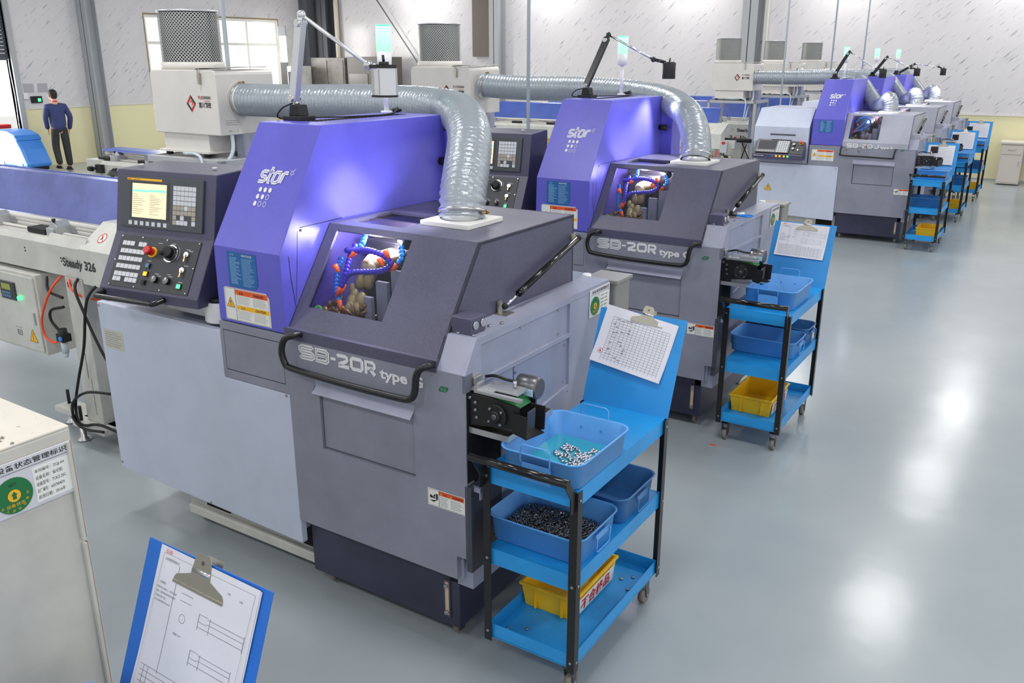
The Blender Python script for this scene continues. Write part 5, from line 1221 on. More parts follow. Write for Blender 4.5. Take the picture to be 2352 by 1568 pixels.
# ================================================================== CARTS AND WHAT THEY CARRY
CW, CL = 0.417, 0.82
board_tilt = math.atan2(0.16, 0.40)
def make_cart(loc, label, top_handle=True, rz=0.0):
    T = thing('tool_cart', loc, label, 'cart', 'blue three-shelf carts with black legs', rz)
    for nm, z0, z1 in (('top_shelf', .845, .915), ('middle_shelf', .49, .56)):
        m = MB(); m.box(.012, CW - .012, .012, CL - .012, z1 - .003, z1)
        for a in ((.012, CW - .012, .012, .014), (.012, CW - .012, CL - .014, CL - .012), (.012, .014, .014, CL - .014), (CW - .014, CW - .012, .014, CL - .014)): m.box(a[0], a[1], a[2], a[3], z0, z1 - .003)
        m.build(nm, cart_blue, T)
    m = MB(); m.box(.012, CW - .012, .012, CL - .012, .150, .153)
    for a in ((.012, CW - .012, .012, .016), (.012, CW - .012, CL - .016, CL - .012), (.012, .016, .016, CL - .016), (CW - .016, CW - .012, .016, CL - .016)): m.box(a[0], a[1], a[2], a[3], .145, .21)
    m.build('bottom_tray', cart_blue, T)
    for x, sx in ((0, 1), (CW, -1)):
        for y, sy in ((0, 1), (CL, -1)):
            top = .915
            m = MB(); m.fpoly(Frame((x, y, 0), (1, 0, 0), (0, 1, 0)), [(0, 0), (sx * .034, 0), (sx * .034, sy * .003), (sx * .003, sy * .003), (sx * .003, sy * .034), (0, sy * .034)], .135, top)
            lg = m.build('leg', black, T)
            for z in (.88, .52, .18):
                for p, q in (((x + sx * .017, y, z), (x + sx * .017, y - sy * .003, z)), ((x, y + sy * .017, z), (x - sx * .003, y + sy * .017, z))):
                    MB().cyl(p, q, .006, 10).build('rivet', screw_m, lg)
    # push handle
    m = MB(); m.cyl((-.005, -.076, .985), (CW + .0, -.076, .985), .0165, 16)
    hd = m.build('push_handle', black_gloss, T)
    for x in (.008, CW - .012):
        m = MB(); m.prism([(x - .002, -.002, .84), (x - .002, -.002, .915), (x - .002, -.066, .998), (x - .002, -.088, .982), (x - .002, -.034, .90), (x - .002, -.034, .84)], (.004, 0, 0)); m.build('handle_bracket', black, hd)
    # castors
    for i, (x, y) in enumerate(((.05, .06), (CW - .05, .06), (.05, CL - .06), (CW - .05, CL - .06))):
        k = MB().cyl((x - .014, y + .01, .038), (x + .014, y + .01, .038), .038, 18).build('caster', MATS['caster_wheel'], T)
        f_ = MB()
        for s_ in (-1, 1): f_.prism([(x + s_ * .017, y - .02, .12), (x + s_ * .017, y + .025, .12), (x + s_ * .017, y + .02, .03), (x + s_ * .017, y, .03)], (s_ * .003, 0, 0))
        f_.box(x - .022, x + .022, y - .028, y + .03, .118, .124); f_.cyl((x, y, .12), (x, y, .150), .02, 12); f_.build('fork', steel_dark, k)
        MB().cyl((x - .022, y + .01, .038), (x + .022, y + .01, .038), .007, 8).build('axle', screw_m, k)
    # leaning board at the back
    BF_ = Frame((0, CL - .012, .915), (1, 0, 0), (0, math.sin(board_tilt), math.cos(board_tilt)))
    MB().fbox(BF_, 0.0, CW, 0.0, .435, -.004, 0).build('back_board', board_cart, T)
    return T
def world_pt(O_, p, rz=0): return Vector(O_) + Matrix.Rotation(rz, 3, 'Z') @ Vector(p)
def rrect(w, l, r, n=5):
    out = []
    for cx_, cy_, a0 in ((w - r, r, -90), (w - r, l - r, 0), (r, l - r, 90), (r, r, 180)):
        out += [(cx_ + r * math.cos(R(a0 + 90 * i / n)), cy_ + r * math.sin(R(a0 + 90 * i / n))) for i in range(n + 1)]
    return out
def make_bin(name, loc, w, l, h, m, label, group, rz=0, handles='y', wire=True, sub=True, cat='bin'):
    T = thing(name, loc, label, cat, group, rz)
    mb = MB(); t = .003; ins = .014
    rings = []
    def ring(off, z, r):
        pts = rrect(w - 2 * off, l - 2 * off, max(r, .004)); k = len(mb.v)
        mb.v += [(x + off, y + off, z) for x, y in pts]; return k, len(pts)
    sp = [(ins + .01, 0, .03), (ins, .006, .04), (.004, h - .004, .05), (-.004, h - .003, .055), (-.006, h + .002, .055), (-.003, h + .005, .054), (.005, h, .05), (ins + .003, .008, .037), (ins + .012, .003, .03)]
    ks = [ring(*s) for s in sp]
    for (a, n_), (b, _) in zip(ks, ks[1:]):
        for i in range(n_): mb.f.append((a + i, a + (i + 1) % n_, b + (i + 1) % n_, b + i)); mb.sm.append(True)
    mb.f.append(tuple(range(ks[0][0], ks[0][0] + n_))[::-1]); mb.sm.append(False)
    mb.f.append(tuple(range(ks[-1][0], ks[-1][0] + n_))); mb.sm.append(False)
    mb.build('bin_body', m, T)
    if wire:
        for s_ in (0, 1):
            if handles == 'y':
                y0 = -.004 if s_ == 0 else l + .004; d = -1 if s_ == 0 else 1; c = w / 2; hw = .062
                up = (s_ == 0)
                pts = [(c - hw, y0 + d * .004, h - .035), (c - hw, y0 + d * .012, h - .02), (c - hw, y0 + d * .0 + (-.012 if s_ == 0 else .012), h + .035), (c - hw + .012, y0 - .012 * (-d), h + .045), (c + hw - .012, y0 - .012 * (-d), h + .045), (c + hw, y0 - .012 * (-d), h + .035), (c + hw, y0 + d * .012, h - .02), (c + hw, y0 + d * .004, h - .035)]
                cl = (c - .055, c + .055, y0 - .002 + (d * .003), y0 + .002 + (d * .003))
                hm = MB().tube(pts, .0032, 8).build('wire_handle', m, T)
                MB().box(c - hw, c + hw, min(y0, y0 + d * .005), max(y0, y0 + d * .005), h - .10, h - .03).build('handle_plate', m, hm)
            else:
                x0 = -.003 if s_ == 0 else w + .003; d = -1 if s_ == 0 else 1; c = l / 2; hw = .055
                pts = [(x0 + d * .003, c - hw, h - .025), (x0 + d * .010, c - hw, h - .03), (x0 + d * .008, c - hw, h - .085), (x0 + d * .008, c - hw + .01, h - .092), (x0 + d * .008, c + hw - .01, h - .092), (x0 + d * .008, c + hw, h - .085), (x0 + d * .010, c + hw, h - .03), (x0 + d * .003, c + hw, h - .025)]
                hm = MB().tube(pts, .0032, 8).build('wire_handle', m, T)
                MB().box(min(x0, x0 + d * .005), max(x0, x0 + d * .005), c - hw, c + hw, h - .045, h - .02).build('handle_plate', m, hm)
    if sub and wire and handles == 'y':
        q = MB()
        for sx in (-.045, .045):
            for z in (h - .045, h - .08): q.cyl((w / 2 + sx, l - .012, z), (w / 2 + sx, l - .009, z), .006, 10)
        q.build('rivet', m, T)
    return T
def make_yellow(loc, label, w=.255, l=.40, h=.115, rz=0, sign=True, far=False):
    T = thing('reject_bin', loc, label, 'bin', 'yellow bins for rejects on the lowest cart shelves', rz)
    mb = MB(); t = .004; s_ = .012
    O = [(0, 0), (w, 0), (w, l), (0, l)]
    def sq(off): return [(off, off), (w - off, off), (w - off, l - off), (off, l - off)]
    loops = [(sq(s_), 0), (sq(0), h - .012), (sq(-.008), h - .012), (sq(-.008), h), (sq(.004), h), (sq(s_ + .004), .004)]
    ks = []
    for pts, z in loops: ks.append(len(mb.v)); mb.v += [(x, y, z) for x, y in pts]
    for a, b in zip(ks, ks[1:]):
        for i in range(4): mb.f.append((a + i, a + (i + 1) % 4, b + (i + 1) % 4, b + i)); mb.sm.append(False)
    mb.f.append((3, 2, 1, 0)); mb.f.append(tuple(range(ks[-1], ks[-1] + 4))); mb.sm += [False, False]
    mb.build('bin_body', yellow_plastic, T, .002)
    if not far:
        for x in (w * .28, w * .78): MB().box(x - .005, x + .005, -.006, .006, .008, h - .014).build('rib', yellow_plastic, T)
        pl = MB(); SF = Frame((w - .003, .03, .012), (0, 1, 0), (.1, 0, 1)); pl.fbox(SF, 0, l - .06, 0, .078, 0, .0015); p_ = pl.build('label_plate', label_white, T)
        k = MB(); k.text(SF, '不合格品', .03, .008, w=.27, h=.062, c=.0022, bold=.035); k.build('lettering', ink_red, p_)
    return T
def make_clip(name_loc, fr, label, k=1.0):
    """sprung bulldog clip: fr origin = centre of its lower edge on the paper"""
    T = thing('bulldog_clip', name_loc, label, 'clip', 'metal bulldog clips on cart boards')
    m = MB(); W2 = .062 * k
    m.fpoly(fr, [(-W2, 0), (W2, 0), (W2, .007 * k), (W2 * .93, .014 * k), (.024 * k, .026 * k), (.020 * k, .055 * k), (.014 * k, .064 * k), (-.014 * k, .064 * k), (-.020 * k, .055 * k), (-.024 * k, .026 * k), (-W2 * .93, .014 * k), (-W2, .007 * k)], .005, .0065)
    m.fbox(fr, -W2, W2, -.001, .004 * k, .003, .0085)
    b = m.build('front_jaw', clip_metal, T)
    m = MB(); fb = Frame(fr.p(0, 0, -.004), fr.u, fr.v * math.cos(.32) - fr.n * math.sin(.32)); m.fpoly(fb, [(-W2, 0.004), (W2, 0.004), (.024 * k, .026 * k), (.020 * k, .058 * k), (-.020 * k, .058 * k), (-.024 * k, .026 * k)], -.004, -.0025); m.build('rear_jaw', clip_metal, T)
    MB().cyl(fr.p(-.022 * k, .034 * k, .001), fr.p(.022 * k, .034 * k, .001), .006 * k, 10).build('spring', steel, T)
    MB().disc(fr, 0, .05 * k, .004 * k, .0065, .0068, 10).build('eyelet', steel_dark, T)
    return T
def make_paper(fr, w, h, label, kind='form', rot=0.0, far=False, curl=.012):
    """sheet hanging from its upper-left corner at fr origin, turned by rot"""
    c, s = math.cos(rot), math.sin(rot); u = fr.u * c + fr.v * s; v = -fr.u * s + fr.v * c
    o = fr.o; T = thing('paper_sheet', o, label, 'paper', 'sheets clipped to the cart boards')
    P = Frame((0, 0, 0), u, v)
    N = 8
    def off(b): return .0035 + curl * max(0, (-b / h - .5)) ** 2 * 4
    m = MB()
    for layer in range(2 if not far else 1):
        k0 = len(m.v)
        for j in range(N + 1):
            for i in range(3):
                b = -h * j / N; m.v.append(tuple(P.p(w * i / 2 + layer * .004, b - layer * .002, off(b) - layer * .0012)))
        for j in range(N):
            for i in range(2): a = k0 + j * 3 + i; m.f.append((a, a + 1, a + 4, a + 3)); m.sm.append(True)
    sh = m.build('sheet', paper, T)
    class Curved:
        u = P.u; v = P.v; n = P.n
        def p(s_, a, b, cc=0): return P.p(a, b, cc + off(b) + .0006)
    C_ = Curved(); k = MB(); th = .0009 if not far else .0014
    if kind == 'form':
        for i in range(18 if not far else 9): b = -.045 - i * (h - .06) / (18 if not far else 9); k.fbox(C_, .045, w - .02, b, b + th, 0, .0003)
        for i in range(12): a = .05 + i * (w - .07) / 11.2; 
        for i in range(16 if not far else 0):
            a = .045 + i * (w - .065) / 15
            for j in range(N): k.fbox(C_, a, a + th, -h + .015 + (h - .06) * j / N, -h + .015 + (h - .06) * (j + 1) / N, 0, .0003)
        if not far:
            rnd = random.Random(5)
            for i in range(26): b = -.05 - rnd.random() * (h - .08); a = .05 + rnd.random() * .09; k.fbox(C_, a, a + .012, b, b + .003, 0, .0003)
        k.build('form_lines', ink_grey, sh)
        if not far:
            k = MB(); k.ribbon(C_, [(.035 + .011 * math.cos(R(a)), -h + .055 + .011 * math.sin(R(a))) for a in range(0, 360, 30)], .0014, 0, .0004, closed=True); k.fpoly(C_, [(.03, -h + .05), (.04, -h + .05), (.035, -h + .062)], .0002, .0004); k.build('red_stamp', ink_red, sh)
    else:
        k.ribbon(C_, [(.015, -.015), (w - .012, -.015), (w - .012, -h + .012), (.015, -h + .012)], th, 0, .0003, closed=True)
        for j in range(N): k.fbox(C_, .075, .075 + th, -.03 - (h * .60) * (j + 1) / N, -.03 - (h * .60) * j / N, 0, .0003)
        for i in range(10): b = -h * .66 - i * h * .031; k.fbox(C_, .018, w * .5, b, b + th, 0, .0003)
        for i in range(8): b = -h * .70 - i * h * .033; k.fbox(C_, w * .5, w - .015, b, b + th, 0, .0003)
        for a in (.03, .045, w * .46, w * .52, w * .62, w * .68, w * .74, w * .80, w * .88):
            for j in range(3): k.fbox(C_, a, a + th, -h * .66 - h * .3 * (j + 1) / 3, -h * .66 - h * .3 * j / 3, 0, .0003)
        # shaft drawings
        for (ax, ay, L_) in ((.17, -h * .30, w * .44), (.165, -h * .50, w * .40)):
            k.ribbon(C_, [(ax, ay), (ax + L_ * .2, ay), (ax + L_ * .2, ay + .003), (ax + L_, ay + .003), (ax + L_, ay + .014), (ax + L_ * .2, ay + .014), (ax + L_ * .2, ay + .017), (ax, ay + .017)], th, 0, .0003, closed=True)
            k.fbox(C_, ax, ax + L_, ay - .012, ay - .012 + th, 0, .0003)
            for q in (0, .25, 1): k.fbox(C_, ax + L_ * q, ax + L_ * q + th, ay - .018, ay + .018, 0, .0003)
        k.ribbon(C_, [(.118 + .010 * math.cos(R(a)), -h * .33 + .010 * math.sin(R(a))) for a in range(0, 360, 30)], th, 0, .0003, closed=True)
        for b in (-h * .20, -h * .24): k.fbox(C_, .10, .14, b, b + th, 0, .0003)
        k.build('drawing_lines', ink_grey, sh)
        if not far:
            k = MB(); k.text(C_, '技术要求', .022, -.085, w=.02, h=.006, c=.0002)
            for i, s_ in enumerate(('1.零件加工表面上，不应有划痕', '  毛刺、擦伤等损伤零件表面的', '2.去除毛刺飞边。', '3.未注明倒角均为0.5x45')): k.text(C_, s_, .014, -.097 - i * .010, h=.005, c=.0002)
            k.text(C_, '上海怡标精密机械有限公司', .022, -.030, w=.05, h=.007, c=.0002); k.text(C_, '断面 A-A', .10, -h * .43, h=.006, c=.0002)
            for (a, b) in ((w * .72, -.04), (w * .84, -.045), (w * .56, -h * .69), (w * .66, -h * .69)): k.text(C_, '材料', a, b, h=.005, c=.0002)
            k.build('drawing_lettering', ink_grey, sh)
            k = MB(); k.text(C_, '受控', .020, -.016, h=.011, c=.0002, bold=.03); k.build('red_stamp', ink_pink, sh)
    return T
C1 = (-1.718, 2.476, 0); C2 = (-1.7045, 5.14, 0); C3 = (-1.752, 12.267, 0); C4 = (-1.765, 14.833, 0); C5 = (-1.775, 17.289, 0); C0 = (-1.703, 0.095, 0)
cartA = make_cart(C1, 'blue cart with black legs beside the nearest lathe, holding three blue bins')
cartB = copy_tree(cartA); cartB.location = C2; cartB['label'] = 'second blue cart along the aisle, beside the second violet lathe'
far_carts = []
for loc, lb in ((C3, 'blue cart beside the type E machine, nearest of the three far carts'), (C4, 'middle one of the three far blue carts'), (C5, 'farthest blue cart, against the yellow lower wall'),
                (C0, 'cart in the lower left corner carrying the nearest clipboard with a drawing')):
    c = copy_tree(cartA); c.location = loc; c['label'] = lb; far_carts.append(c)
for ch in kids(far_carts[3]):
    if ch.name.startswith('back_board'): ch.data = ch.data.copy(); ch.data.materials[0] = door_blue

[k_ for k_ in kids(cartA) if k_.name.startswith('caster')][0].location = (0.03, 0.16, 0)
GB = 'blue steel bins with wire handles'
# first cart
b1 = make_bin('parts_bin', world_pt(C1, (.077, -.012, .9155)), .345, .435, .106, bin_blue, 'light blue bin with turned pins in coolant on top of the nearest cart', GB)
MB().box(.03, .315, .03, .405, .0085, .0145).build('coolant_film', coolant, b1)
b2 = make_bin('parts_bin', world_pt(C1, (-.03, .062, .5605)), .43, .335, .112, bin_blue, 'blue bin heaped with dark small parts on the middle shelf of the nearest cart', GB, handles='x')
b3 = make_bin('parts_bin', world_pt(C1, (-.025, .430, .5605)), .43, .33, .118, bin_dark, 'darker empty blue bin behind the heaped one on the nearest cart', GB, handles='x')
make_yellow(world_pt(C1, (.018, .258, .1535)), 'yellow reject bin with a red and white label on the nearest cart', rz=R(0))
# turned pins, one by one
pm = mat('pin_steel', (205, 205, 208), .16, .95)
pin = MB().lathe((0, 0, 0), [(.0038, -.0125), (.0052, -.0115), (.0052, -.004), (.0036, -.003), (.0036, .000), (.0052, .001), (.0052, .0115), (.0038, .0125)], 10, 'X')
pins = []
rnd = random.Random(11)
spots = []
while len(spots) < 96:
    r_ = rnd.random()
    if r_ < .16: x, y = rnd.gauss(.145, .018), rnd.gauss(.295, .012)
    elif r_ < .30: x, y = rnd.gauss(.165, .03), rnd.gauss(.225, .012)
    elif r_ < .34: x, y = rnd.gauss(.20, .012), rnd.gauss(.045, .004)
    else: x, y = rnd.gauss(.255, .032), rnd.gauss(.225, .055)
    if not (.035 < x < .305 and .04 < y < .39): continue
    if sum((x - a) ** 2 + (y - b) ** 2 < .0105 ** 2 for a, b in spots) > 0: continue
    spots.append((x, y))
for i, (x, y) in enumerate(spots):
    p = world_pt(C1, (.077 + x, -.012 + y, .9155 + .0145 + .0052))
    if i == 0: o = pin.build('turned_pin', pm); base_pin = o
    else: o = base_pin.copy(); col.objects.link(o)
    o.location = p; o.rotation_euler = (0, 0, rnd.uniform(0, PI)); tag(o, 'shiny turned steel pin lying in the coolant of the top bin', 'pin', 'turned steel pins in the top bin of the nearest cart'); pins.append(o)
# heap of dark parts
hp_ = MB(); rnd = random.Random(4)
for i in range(1700):
    x, y = rnd.uniform(.03, .40), rnd.uniform(.03, .30)
    zz = .012 + .055 * max(0, 1 - ((x - .20) / .21) ** 4) * max(0, 1 - ((y - .16) / .16) ** 4)
    z = zz - rnd.random() * .012; a = rnd.uniform(0, PI); b = rnd.uniform(-.5, .5); L_ = .009
    d = Vector((math.cos(a) * math.cos(b), math.sin(a) * math.cos(b), math.sin(b))) * L_
    c = Vector((x, y, z)); hp_.cyl(c - d, c + d, .0042, 6)
NX = 16
for i in range(NX):
    for j in range(NX):
        k = len(hp_.v)
        for (a, b) in ((i, j), (i + 1, j), (i + 1, j + 1), (i, j + 1)):
            x, y = .02 + .39 * a / NX, .02 + .29 * b / NX
            hp_.v.append((x, y, .006 + .048 * max(0, 1 - ((x - .20) / .21) ** 4) * max(0, 1 - ((y - .16) / .16) ** 4)))
        hp_.f.append((k, k + 1, k + 2, k + 3)); hp_.sm.append(False)
ho = hp_.build('small_parts_heap', mat('dark_parts', (125, 125, 125), .15, .9)); ho.location = world_pt(C1, (-.03, .062, .5605)); tag(ho, 'heap of small dark oily turned parts in the middle-shelf bin', 'metal parts', kind='stuff')
# loose bits on the lowest tray of the first cart
nut = MB().lathe((0, 0, 0), [(.004, 0), (.008, 0), (.008, .007), (.004, .007)], 6)
for i, (x, y, lb) in enumerate(((.30, .66, 'loose nut'), (.36, .60, 'loose nut'), (.34, .70, 'loose nut'), (.06, .08, 'loose nut'), (.10, .05, 'loose nut'), (.13, .12, 'loose nut'))):
    o = nut.build('steel_nut', screw_m) if i == 0 else nut0.copy()
    if i == 0: nut0 = o
    else: col.objects.link(o)
    o.location = world_pt(C1, (x, y, .1535)); tag(o, 'small loose nut lying on the lowest tray of the nearest cart', 'nut', 'loose nuts on the lowest tray')
# papers and clips
def board_frame(C_): return Frame(world_pt(C_, (0, CL - .012, .915)), (1, 0, 0), (0, math.sin(board_tilt), math.cos(board_tilt)))
bf = board_frame(C1)
make_paper(Frame(bf.p(.035, .452, .001), bf.u, bf.v), .35, .265, 'white ruled record form hanging askew on the nearest aisle cart', 'form', rot=R(-7.5))
make_clip(bf.p(.235, .39, 0), Frame((0, 0, 0), Vector((1, 0, -.10)), bf.v), 'bulldog clip on the ruled form of the nearest aisle cart', 1.25)
bf = board_frame(C2)
make_paper(Frame(bf.p(.04, .43, .001), bf.u, bf.v), .33, .235, 'smudged technical drawing clipped on the second aisle cart', 'drawing', rot=R(-1))
make_clip(bf.p(.225, .385, 0), Frame((0, 0, 0), bf.u, bf.v), 'bulldog clip on the smudged drawing of the second cart', 1.2)
for C_, nm in ((C3, 'type E machine cart'), (C4, 'middle far cart'), (C5, 'farthest cart')):
    bf = board_frame(C_); make_paper(Frame(bf.p(.04, .40, .001), bf.u, bf.v), .33, .27, 'white record sheet on the board of the ' + nm, 'form', far=True)
    make_clip(bf.p(.22, .385, 0), Frame((0, 0, 0), bf.u, bf.v), 'small bulldog clip on the ' + nm, 1.1)
bf = board_frame(C0)
make_paper(Frame(bf.p(.052, .435, .001), bf.u, bf.v), .335, .42, 'technical drawing of two shafts clipped on the blue board in the lower left corner', 'drawing', rot=R(-1))
make_clip(bf.p(.20, .365, 0), Frame((0, 0, 0), Vector((1, 0, -.03)), bf.v), 'large bulldog clip gripping the shaft drawing in the lower left', 1.35)
make_bin('parts_bin', world_pt(C0, (-.03, .36, .9155)), .345, .42, .115, bin_blue, 'light blue bin just showing at the bottom edge, lower left', GB, wire=False)
# second cart
q = make_bin('parts_bin', world_pt(C2, (.075, .105, .9155)), .33, .44, .12, bin_blue, 'light blue bin with rows of long pins on top of the second cart', GB, handles='y')
make_bin('parts_bin', world_pt(C2, (-.03, .225, .5605)), .43, .30, .112, bin_blue, 'front blue bin on the middle shelf of the second cart', GB, handles='x')
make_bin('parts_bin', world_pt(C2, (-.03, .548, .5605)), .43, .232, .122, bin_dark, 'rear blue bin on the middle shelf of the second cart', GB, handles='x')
make_yellow(world_pt(C2, (.022, .20, .1535)), 'yellow reject bin with dark oil inside on the second cart', w=.275, l=.40, h=.12)
lp = MB().lathe((0, 0, 0), [(.003, -.024), (.0045, -.023), (.0045, .023), (.003, .024)], 8, 'Y')
for i in range(19):
    o = lp.build('long_pin', pm) if i == 0 else lp0.copy()
    if i == 0: lp0 = o
    else: col.objects.link(o)
    o.location = world_pt(C2, (.075 + .05 + i * .0125, .105 + .26 + rnd.uniform(-.006, .006) + (.02 if i < 6 else 0), .9155 + .013)); o.rotation_euler = (0, 0, rnd.uniform(-.12, .12))
    tag(o, 'slim steel pin lying in a row in the top bin of the second cart', 'pin', 'row of slim pins in the second cart bin')
o = MB().cyl((0, 0, 0), (.055, .012, 0), .008, 10).build('steel_rod', steel_dark); o.location = world_pt(C2, (.20, .40, .168)); tag(o, 'short dark rod inside the yellow bin of the second cart', 'rod')
# far carts
for C_, nm, dy in ((C3, 'the type E machine cart', 0), (C4, 'the middle far cart', 0), (C5, 'the farthest cart', 0)):
    make_bin('parts_bin', world_pt(C_, (.05, .12, .9155)), .36, .44, .12, bin_blue, 'light blue bin on top of ' + nm, GB, wire=False)
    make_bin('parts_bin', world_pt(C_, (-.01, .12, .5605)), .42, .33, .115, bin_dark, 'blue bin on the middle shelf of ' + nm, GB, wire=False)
    make_yellow(world_pt(C_, (.12, .25, .1535)), 'yellow reject bin on the lowest shelf of ' + nm, far=True)

# status signs on the machine sides
SIGN = []
for O_, lb in ((M1, 'status sign with green dial on the side of the nearest violet lathe'), (M2, 'status sign with green dial on the side of the second violet lathe'), (M3, 'small status sign on the side of the type E machine')):
    status_sign(Frame((O_[0] + .0015, O_[1] + .995, 1.24), (0, 1, 0), (0, 0, 1)), .205, .135, lb, 'equipment status signs')
# pliers on the second machine
T = thing('pliers', (M2[0] - .06, M2[1] + .42, 1.398), 'blue-handled pliers lying on the grey ledge of the second lathe', 'pliers')
MB().tube(spline([(0, 0, .008), (.03, .03, .008), (.07, .045, .008), (.10, .03, .008)], 5), .006, 8).build('handle', hose_blue, T)
MB().tube(spline([(0, 0, .008), (.03, -.01, .008), (.07, -.015, .008), (.10, .0, .008)], 5), .006, 8).build('handle', hose_blue, T)
MB().box(-.06, .0, -.012, .012, .002, .014).build('jaws', black_matte, T, .003)
o = MB().cyl((0, 0, 0), (.045, .02, 0), .010, 10).build('white_cap', white_plastic); o.location = (M2[0] - .09, M2[1] + .52, 1.40); tag(o, 'small white plastic tube on the ledge of the second lathe', 'tube')
o = MB().box(0, .035, 0, .012, 0, .006).build('orange_scrap', nozzle_orange, None, .002); o.location = (-1.70, 5.06, .0005); tag(o, 'tiny orange scrap on the floor in front of the second cart', 'scrap')

# ================================================================== NEAR CABINET, LOWER LEFT
XC, YC1, ZC1 = -1.90, 1.026, 1.577
wear = paint('cabinet_top_worn', (216, 210, 198), .35, dirt=.05)
n, l, b = nodes(wear); v = tc(n, l)
f1 = noise(n, l, v, 26, 3, .7); f2 = noise(n, l, v, 3.0, 2)
mx_ = n.new('ShaderNodeMath'); mx_.operation = 'MULTIPLY'; l.new(f1, mx_.inputs[0]); l.new(f2, mx_.inputs[1])
chips = ramp(n, l, mx_.outputs[0], [(.385, (0, 0, 0, 1)), (.40, (1, 1, 1, 1))])
src = b.inputs['Base Color'].links[0].from_socket
l.new(mixc(n, l, chips, src, srgb(96, 86, 72)), b.inputs['Base Color'])
T = thing('machine_cabinet', (XC, YC1, 0), 'worn off-white machine cabinet filling the lower left corner', 'cabinet')
# the corner is slightly out of square, like the photo
m = MB(); m.prism([(-2.2, -2.2, .02), (0, -2.2, .02), (0, 0, .02), (-2.2, .05, .02)], (0, 0, ZC1 - .025)); bd = m.build('cabinet_body', cabinet_white, T, .006)
m = MB(); m.prism([(-2.2, -2.2, ZC1 - .006), (.0, -2.2, ZC1 - .006), (.0, -.002, ZC1 - .006), (-2.2, .05, ZC1 - .006)], (0, 0, .006)); m.build('worn_top', wear, T, .002)
m = MB(); m.box(.002, .004, -.010, -.006, .10, 1.27); m.box(.002, .004, -.010, -.006, 1.28, 1.54); m.build('door_seal', mat('seal_rust', (150, 120, 90), .7), T)
m = MB(); m.box(.001, .012, -.020, -.012, .10, 1.27); m.box(.001, .012, -.020, -.012, 1.28, 1.54); m.build('sliding_door_edge', cabinet_white, T)
for x, y in ((-.1, -.1), (-.1, -2.1), (-2.1, -.1), (-2.1, -2.1)): MB().cyl((x, y, 0), (x, y, .02), .03, 12).build('leveling_foot', steel_dark, T)
status_sign(Frame((XC + .0015, .822, 1.412), (0, 1, 0), (0, 0, 1)), .196, .130, 'large status sign with a green dial on the worn cabinet, lower left', 'equipment status signs')

# ================================================================== FURTHER BACK
# walking worker
T = thing('person', (-19.25, 11.30, 0), 'worker in dark blue jacket and black trousers, walking by the far left wall', 'person', rz=R(76))
def skin_obj(name, verts, edges, radii, m, parent, sub=2, root=0):
    me = bpy.data.meshes.new(name); me.from_pydata(verts, edges, []); me.materials.append(m)
    o = bpy.data.objects.new(name, me); col.objects.link(o); o.parent = parent
    md = o.modifiers.new('skin', 'SKIN'); md.use_smooth_shade = True
    for i, r_ in enumerate(radii):
        r_ = r_ if isinstance(r_, tuple) else (r_, r_); me.skin_vertices[0].data[i].radius = r_
    me.skin_vertices[0].data[root].use_root = True
    s_ = o.modifiers.new('sub', 'SUBSURF'); s_.levels = sub; s_.render_levels = sub
    return o
# facing +y (away), left foot stepping forward; x to the right
bv = [(0, 0, .94), (0, .01, 1.10), (0, .02, 1.28), (0, .02, 1.42), (0, .03, 1.50), (-.01, .06, 1.60), (-.012, .065, 1.68),
      (-.17, .02, 1.40), (-.23, .03, 1.16), (-.20, .12, .96), (-.19, .15, .90), (.17, .02, 1.40), (.25, -.02, 1.17), (.24, .07, .95), (.235, .10, .88),
      (-.09, .0, .90), (-.11, .06, .50), (-.12, -.06, .12), (-.12, .02, .05), (.09, 0, .90), (.11, .02, .50), (.12, .01, .10), (.125, .12, .05)]
be = [(0, 1), (1, 2), (2, 3), (3, 4), (4, 5), (5, 6), (3, 7), (7, 8), (8, 9), (9, 10), (3, 11), (11, 12), (12, 13), (13, 14), (0, 15), (15, 16), (16, 17), (17, 18), (0, 19), (19, 20), (20, 21), (21, 22)]
br = [(.10, .08), (.125, .095), (.14, .10), (.12, .08), .05, (.075, .09), (.07, .085), .05, .04, .032, .035, .05, .04, .032, .035, .08, .055, .04, .035, .08, .055, .04, .035]
body = skin_obj('body', bv, be, br, skin, T)
skin_obj('trousers', [(0, 0, .95), (-.09, 0, .88), (-.105, .07, .52), (-.12, -.10, .13), (.09, 0, .90), (.11, .02, .50), (.12, .01, .08)], [(0, 1), (1, 2), (2, 3), (0, 4), (4, 5), (5, 6)], [(.10, .09), (.088, .10), (.078, .085), (.062, .07), (.088, .10), (.078, .085), (.062, .07)], trouser_m, T)
skin_obj('jacket', [(0, .0, .83), (0, .01, 1.12), (0, .02, 1.28), (0, .02, 1.42), (-.18, .02, 1.39), (-.245, .02, 1.16), (-.195, .145, .90), (.18, .02, 1.39), (.265, -.03, 1.17), (.242, .09, .88), (0, .03, 1.47)], [(0, 1), (1, 2), (2, 3), (3, 4), (4, 5), (5, 6), (3, 7), (7, 8), (8, 9), (3, 10)], [(.185, .15), (.18, .14), (.195, .135), (.165, .11), (.075, .075), (.062, .062), (.052, .052), (.075, .075), (.062, .062), (.052, .052), (.07, .07)], jacket_m, T)
MB().lathe((-.002, .03, 1.475), [(.072, 0), (.064, .04)], 16).build('red_collar', red_plastic, T)
hr = MB(); hr.sphere((-.008, .048, 1.665), .098, 16, 12, (.95, 1.0, 1.0)); hr.sphere((-.006, .02, 1.62), .082, 14, 10, (.95, .8, .95)); hr.build('hair', hair_m, T)
fc2 = MB(); fc2.sphere((-.03, .105, 1.605), .075, 14, 10, (.85, .75, 1.15)); fc2.sphere((-.055, .165, 1.605), .014, 8, 6); fc2.build('face', skin, T)
